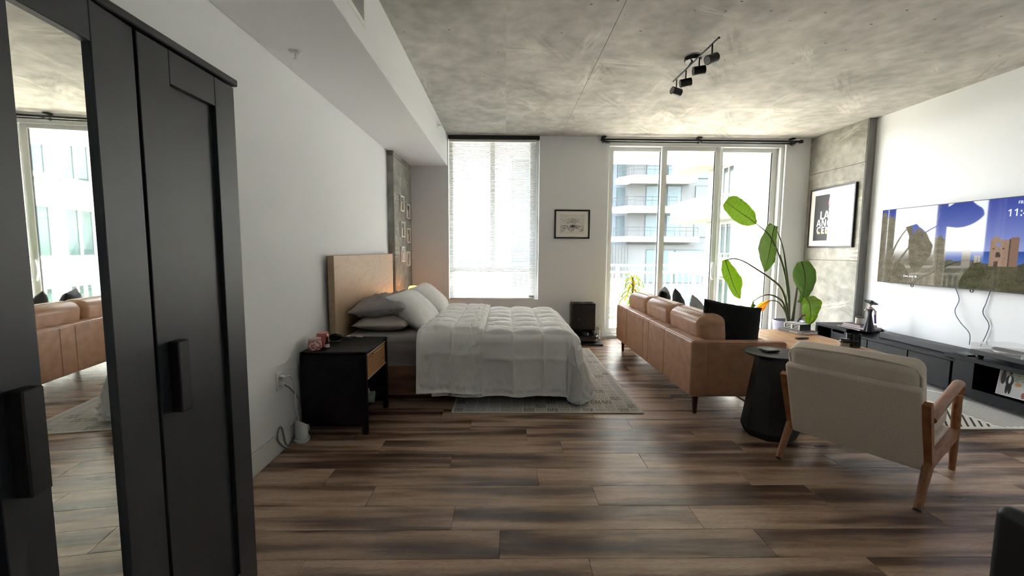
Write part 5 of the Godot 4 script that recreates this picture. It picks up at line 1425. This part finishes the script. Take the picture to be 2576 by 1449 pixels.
func back_wall_things() -> void:
	# robot vacuum on its tall dock
	var d := thing("vacuum_dock", "tall black robot vacuum dock standing against the back wall", "vacuum dock", Vector3(1.125, 0, -6.10))
	part(d, "tower", Mb.new().rbox(Vector3(0, 0.345, 0), Vector3(0.345, 0.37, 0.24), 0.022, 3), M.black)
	part(d, "lid", Mb.new().rbox(Vector3(0, 0.535, 0), Vector3(0.335, 0.02, 0.235), 0.01, 2), M.black_metal)
	for x in [-0.085, 0.085]: part(d, "lid_grip", Mb.new().tube(ring(Vector3(x, 0.546, 0), Vector3.UP, 0.05, 20), 0.004, 6, false), M.black_metal)
	part(d, "seam_strip", Mb.new().span(Vector3(-0.172, 0.325, 0.118), Vector3(0.172, 0.329, 0.1215)), mat("2b2c2f", 0.4))
	part(d, "logo_strip", Mb.new().span(Vector3(-0.09, 0.312, 0.12), Vector3(-0.05, 0.316, 0.1212)), M.grey_fabric)
	part(d, "side_wing", Mb.new().rbox(Vector3(-0.172, 0.35, 0.01), Vector3(0.012, 0.33, 0.18), 0.005, 2), M.black_metal)
	part(d, "base_ramp", Mb.new().rbox(Vector3(0.01, 0.012, 0.14), Vector3(0.42, 0.022, 0.50), 0.008, 2), M.black)
	for x in [-0.155, 0.155]: part(d, "pillar", Mb.new().span(Vector3(x - 0.017, 0.02, -0.1), Vector3(x + 0.017, 0.18, 0.03), 0.004), M.black)
	part(d, "back_plate", Mb.new().span(Vector3(-0.16, 0.02, -0.11), Vector3(0.16, 0.18, -0.09)), M.black)
	var r := thing("robot_vacuum", "round black robot vacuum parked at the foot of its dock", "robot vacuum", Vector3(1.14, 0.024, -5.93))
	part(r, "robot_body", Mb.new().lathe([Vector2(0, 0.006), Vector2(0.165, 0.006), Vector2(0.175, 0.014), Vector2(0.175, 0.082), Vector2(0.168, 0.094), Vector2(0, 0.096)], 48), mat("111214", 0.22))
	part(r, "bumper", Mb.new().lathe([Vector2(0.1765, 0.03), Vector2(0.1765, 0.062)], 48), mat("2b2d30", 0.25))
	part(r, "sensor_turret", Mb.new().lathe([Vector2(0, 0.096), Vector2(0.045, 0.096), Vector2(0.042, 0.116), Vector2(0, 0.118)], 28, Vector3(0, 0, -0.01)), M.black_metal)
	# outlet and small white gadget by the door
	var o := thing("wall_outlet", "white outlet low on the wall just left of the glass door", "outlet", Vector3(1.40, 0.08, BACK))
	part(o, "cover_plate", Mb.new().span(Vector3(-0.055, 0, 0), Vector3(0.05, 0.115, 0.008), 0.003), M.trim)
	part(o, "plug", Mb.new().rbox(Vector3(-0.005, 0.07, 0.02), Vector3(0.03, 0.03, 0.03), 0.006, 2), M.white)
	var g := thing("night_light", "small white upright gadget with a coiled cable left of the glass door", "gadget", Vector3(1.385, 0, -6.17))
	part(g, "gadget_base", Mb.new().lathe([Vector2(0, 0), Vector2(0.03, 0), Vector2(0.03, 0.012), Vector2(0, 0.014)], 18), M.white)
	part(g, "gadget_body", Mb.new().rbox(Vector3(0, 0.07, 0), Vector3(0.03, 0.12, 0.025), 0.009, 3), M.white)
	part(g, "cable", Mb.new().tube(spline([Vector3(0.02, 0.01, 0.01), Vector3(0.07, 0.05, 0.02), Vector3(0.09, 0.02, 0.03), Vector3(0.05, 0.006, 0.04), Vector3(0.02, 0.04, 0.0)], 7), 0.003, 6), M.cord)

func blade(spine: Array, widths: Array, nrm: Vector3, fold: float, curl: float, sd: int) -> Mb:
	var sp := spline(spine, 12)
	var nu := sp.size() - 1
	var ns := FastNoiseLite.new()
	ns.seed = sd; ns.frequency = 1.0
	var f := func(a: float, b: float) -> Vector3:
		var k := clampi(int(round(a * nu)), 0, nu)
		var d: Vector3 = (sp[mini(k + 1, nu)] - sp[maxi(k - 1, 0)]).normalized()
		var side := d.cross(nrm).normalized()
		var up := side.cross(d).normalized()
		var wf := a * (widths.size() - 1)
		var i0 := mini(int(wf), widths.size() - 2)
		var w: Vector2 = widths[i0].cubic_interpolate(widths[i0 + 1], widths[maxi(i0 - 1, 0)], widths[mini(i0 + 2, widths.size() - 1)], wf - i0)
		w = w.max(Vector2(0.001, 0.001))
		var v := b * 2.0 - 1.0
		var reach: float = v * (w.x if v < 0 else w.y)
		var q: float = absf(reach)
		return sp[k] + side * reach * cos(curl * absf(v)) + up * (fold * q + sin(curl * absf(v)) * q + 0.003 * sin(a * 30.0) * absf(v) + 0.02 * ns.get_noise_2d(a * 4, v * 2) * absf(v))
	return Mb.new().grid(nu, 14, f, Vector2(3, 1))

func plants() -> void:
	var p := thing("bird_of_paradise", "tall bird of paradise plant with broad green leaves in front of the glass door", "plant", Vector3(3.80, 0, -5.60))
	var O := Vector3(3.80, 0, -5.60)
	var P := func(x: float, y: float, z: float) -> Vector3: return Vector3(x, y, z) - O
	var stems := [
		[[P.call(3.79, 0.30, -5.60), P.call(3.791, 0.60, -5.60), P.call(3.757, 0.795, -5.60), P.call(3.70, 1.04, -5.60), P.call(3.543, 1.357, -5.56), P.call(3.415, 1.524, -5.53), P.call(3.23, 1.655, -5.50)], 0.026],
		[[P.call(3.82, 0.30, -5.62), P.call(3.80, 0.70, -5.62), P.call(3.772, 0.887, -5.62), P.call(3.72, 1.163, -5.62), P.call(3.676, 1.345, -5.62), P.call(3.613, 1.50, -5.61), P.call(3.535, 1.625, -5.60)], 0.024],
		[[P.call(3.80, 0.30, -5.63), P.call(3.756, 0.927, -5.63), P.call(3.704, 1.111, -5.63), P.call(3.655, 1.254, -5.63)], 0.016],
		[[P.call(3.79, 0.30, -5.56), P.call(3.70, 0.63, -5.52), P.call(3.60, 0.83, -5.50), P.call(3.44, 0.955, -5.48), P.call(3.235, 1.075, -5.45), P.call(3.052, 1.17, -5.42), P.call(2.92, 1.205, -5.41), P.call(2.80, 1.185, -5.40)], 0.023],
		[[P.call(3.80, 0.30, -5.56), P.call(3.657, 0.609, -5.50), P.call(3.56, 0.70, -5.49), P.call(3.44, 0.738, -5.48), P.call(3.311, 0.712, -5.45), P.call(3.20, 0.655, -5.41)], 0.019],
		[[P.call(3.78, 0.30, -5.55), P.call(3.70, 0.478, -5.50), P.call(3.619, 0.596, -5.49), P.call(3.537, 0.654, -5.47), P.call(3.43, 0.668, -5.43)], 0.019],
		[[P.call(3.84, 0.30, -5.58), P.call(3.85, 0.75, -5.55), P.call(3.84, 1.05, -5.50), P.call(3.80, 1.172, -5.42)], 0.022],
		[[P.call(3.84, 0.30, -5.54), P.call(3.88, 0.50, -5.44), P.call(3.86, 0.66, -5.36), P.call(3.81, 0.724, -5.31)], 0.020]]
	for s in stems:
		var sp := spline(s[0], 6)
		var rr := []
		for k in sp.size(): rr.append(lerpf(s[1], 0.0055, pow(float(k) / (sp.size() - 1), 0.55)))
		part(p, "stem", Mb.new().tube(sp, rr, 9), M.stem)
	var Z := Vector3(0, 0, 1)
	var leaves := [
		# spine from the stalk outwards, half widths (one side, other side), facing, fold, curl, material
		[[P.call(3.23, 1.655, -5.50), P.call(3.13, 1.72, -5.49), P.call(2.99, 1.80, -5.47), P.call(2.86, 1.885, -5.46), P.call(2.80, 1.93, -5.47)], [Vector2(0.01, 0.02), Vector2(0.13, 0.12), Vector2(0.175, 0.15), Vector2(0.155, 0.14), Vector2(0.075, 0.08)], Vector3(0.2, 0.25, 1), 0.10, 0.1, "leaf"],
		[[P.call(3.535, 1.64, -5.60), P.call(3.50, 1.52, -5.575), P.call(3.47, 1.33, -5.56), P.call(3.44, 1.15, -5.56), P.call(3.42, 1.03, -5.57)], [Vector2(0.04, 0.09), Vector2(0.05, 0.15), Vector2(0.08, 0.20), Vector2(0.08, 0.11), Vector2(0.008, 0.008)], Vector3(0.1, 0.1, 1), 0.12, 0.1, "leaf_dark"],
		[[P.call(2.80, 1.19, -5.40), P.call(2.84, 1.06, -5.38), P.call(2.90, 0.90, -5.375), P.call(2.96, 0.78, -5.38), P.call(3.02, 0.70, -5.39)], [Vector2(0.03, 0.05), Vector2(0.085, 0.12), Vector2(0.125, 0.095), Vector2(0.075, 0.075), Vector2(0.015, 0.02)], Vector3(0.1, 0.3, 1), 0.10, 0.1, "leaf"],
		[[P.call(3.80, 1.175, -5.42), P.call(3.815, 1.05, -5.38), P.call(3.83, 0.90, -5.37), P.call(3.835, 0.78, -5.39), P.call(3.83, 0.645, -5.40)], [Vector2(0.07, 0.06), Vector2(0.125, 0.145), Vector2(0.115, 0.13), Vector2(0.085, 0.05), Vector2(0.03, 0.06)], Vector3(-0.25, 0.3, 1), -0.15, 0.25, "leaf_dark"],
		[[P.call(3.81, 0.725, -5.31), P.call(3.83, 0.65, -5.27), P.call(3.84, 0.56, -5.255), P.call(3.85, 0.47, -5.26), P.call(3.84, 0.38, -5.28)], [Vector2(0.10, 0.05), Vector2(0.165, 0.12), Vector2(0.13, 0.13), Vector2(0.09, 0.10), Vector2(0.01, 0.02)], Vector3(0.1, 0.35, 1), -0.12, 0.2, "leaf"],
		[[P.call(3.20, 0.655, -5.41), P.call(3.16, 0.64, -5.40), P.call(3.14, 0.56, -5.39), P.call(3.155, 0.45, -5.40)], [Vector2(0.02, 0.03), Vector2(0.04, 0.05), Vector2(0.045, 0.04), Vector2(0.02, 0.025)], Vector3(0.5, 0.2, 1), 0.5, 0.6, "leaf_dark"],
		[[P.call(3.43, 0.668, -5.43), P.call(3.36, 0.635, -5.42), P.call(3.28, 0.58, -5.41), P.call(3.19, 0.47, -5.41)], [Vector2(0.006, 0.006), Vector2(0.03, 0.025), Vector2(0.055, 0.045), Vector2(0.012, 0.012)], Vector3(0.1, 0.4, 1), 0.3, 0.4, "leaf_dead"]]
	for k in leaves.size():
		var e: Array = leaves[k]
		var lf := part(p, "leaf", blade(e[0], e[1], e[2].normalized(), e[3], e[4], 60 + k), M[e[5]])
		if e[5] == "leaf_dead": lf.set_meta("label", "withered orange leaf")
		var sp := spline(e[0], 6)
		var rr := []
		for j in sp.size(): rr.append(lerpf(0.006, 0.002, float(j) / (sp.size() - 1)))
		part(lf, "midrib", Mb.new().tube(sp, rr, 6), M.stem)
	var pt := thing("plant_pot", "lilac grey pot holding the tall bird of paradise plant", "plant pot", Vector3(3.80, 0, -5.60))
	part(pt, "pot", Mb.new().lathe([Vector2(0, 0), Vector2(0.13, 0), Vector2(0.14, 0.01), Vector2(0.185, 0.375), Vector2(0.183, 0.382), Vector2(0.172, 0.382), Vector2(0.165, 0.33)], 40), mat("87879a", 0.6))
	part(pt, "soil", Mb.new().lathe([Vector2(0.166, 0.33), Vector2(0, 0.335)], 30), mat("2c221c", 0.95))
	# the small plant by the left door jamb, on a stand hidden by the sofa
	var d := thing("corn_plant", "small yellow-green striped plant beyond the far end of the sofa", "plant", Vector3(1.765, 0, -5.86))
	part(d, "planter", Mb.new().lathe([Vector2(0, 0.0), Vector2(0.10, 0.0), Vector2(0.125, 0.46), Vector2(0.118, 0.46), Vector2(0.112, 0.43), Vector2(0, 0.43)], 28), M.grey_fabric)
	part(d, "cane", Mb.new().tube([Vector3(0, 0.43, 0), Vector3(0.005, 0.8, 0), Vector3(0.0, 0.93, 0)], [0.014, 0.011, 0.007], 9), M.walnut)
	var rng := RandomNumberGenerator.new()
	rng.seed = 8
	var yg := mat("a9b23c", 0.45)
	yg.backlight_enabled = true; yg.backlight = Color(0.8, 0.85, 0.3)
	var gg := mat("7b9a34", 0.45)
	gg.backlight_enabled = true; gg.backlight = Color(0.6, 0.8, 0.25)
	var yy := mat("d8b04a", 0.5)
	yy.backlight_enabled = true; yy.backlight = Color(0.8, 0.65, 0.25)
	for k in 26:
		var an := k * 2.4
		var h := 0.56 + 0.38 * k / 26.0
		var l := rng.randf_range(0.11, 0.19)
		var dr := rng.randf_range(-0.10, 0.03) - (0.06 if k < 12 else 0.0)
		var e := Vector3(cos(an), 0, sin(an))
		var s := [Vector3(0, h, 0), e * l * 0.4 + Vector3(0, h + 0.045, 0), e * l * 0.8 + Vector3(0, h + 0.03 + dr * 0.4, 0), e * l + Vector3(0, h + dr, 0)]
		part(d, "leaf", blade(s, [Vector2(0.005, 0.005), Vector2(0.016, 0.016), Vector2(0.012, 0.012), Vector2(0.001, 0.001)], Vector3.UP + e * 0.2, 0.25, 0.1, k), [yg, gg, yg, yy][k % 4])

func corner_chair() -> void:
	var c := thing("lounge_chair", "black slab-sided chair cut off by the lower right corner of the picture", "chair", Vector3(1.70, 0, -0.76))
	var bm := mat("0b0c0e", 0.5)
	for x in [-0.295, 0.295]: part(c, "side_panel", Mb.new().rbox(Vector3(x, 0.305, 0), Vector3(0.055, 0.59, 0.73), 0.027, 5), bm)
	part(c, "seat", Mb.new().rbox(Vector3(0, 0.33, -0.02), Vector3(0.53, 0.16, 0.62), 0.04, 4), bm)
	part(c, "backrest", Mb.new().rbox(Vector3(0, 0.48, 0.30), Vector3(0.53, 0.26, 0.10), 0.04, 4), bm)
	for x in [-0.295, 0.295]:
		for z in [-0.3, 0.3]: part(c, "foot", Mb.new().lathe([Vector2(0, 0), Vector2(0.018, 0), Vector2(0.018, 0.012), Vector2(0, 0.012)], 12, Vector3(x, 0, z)), M.black)
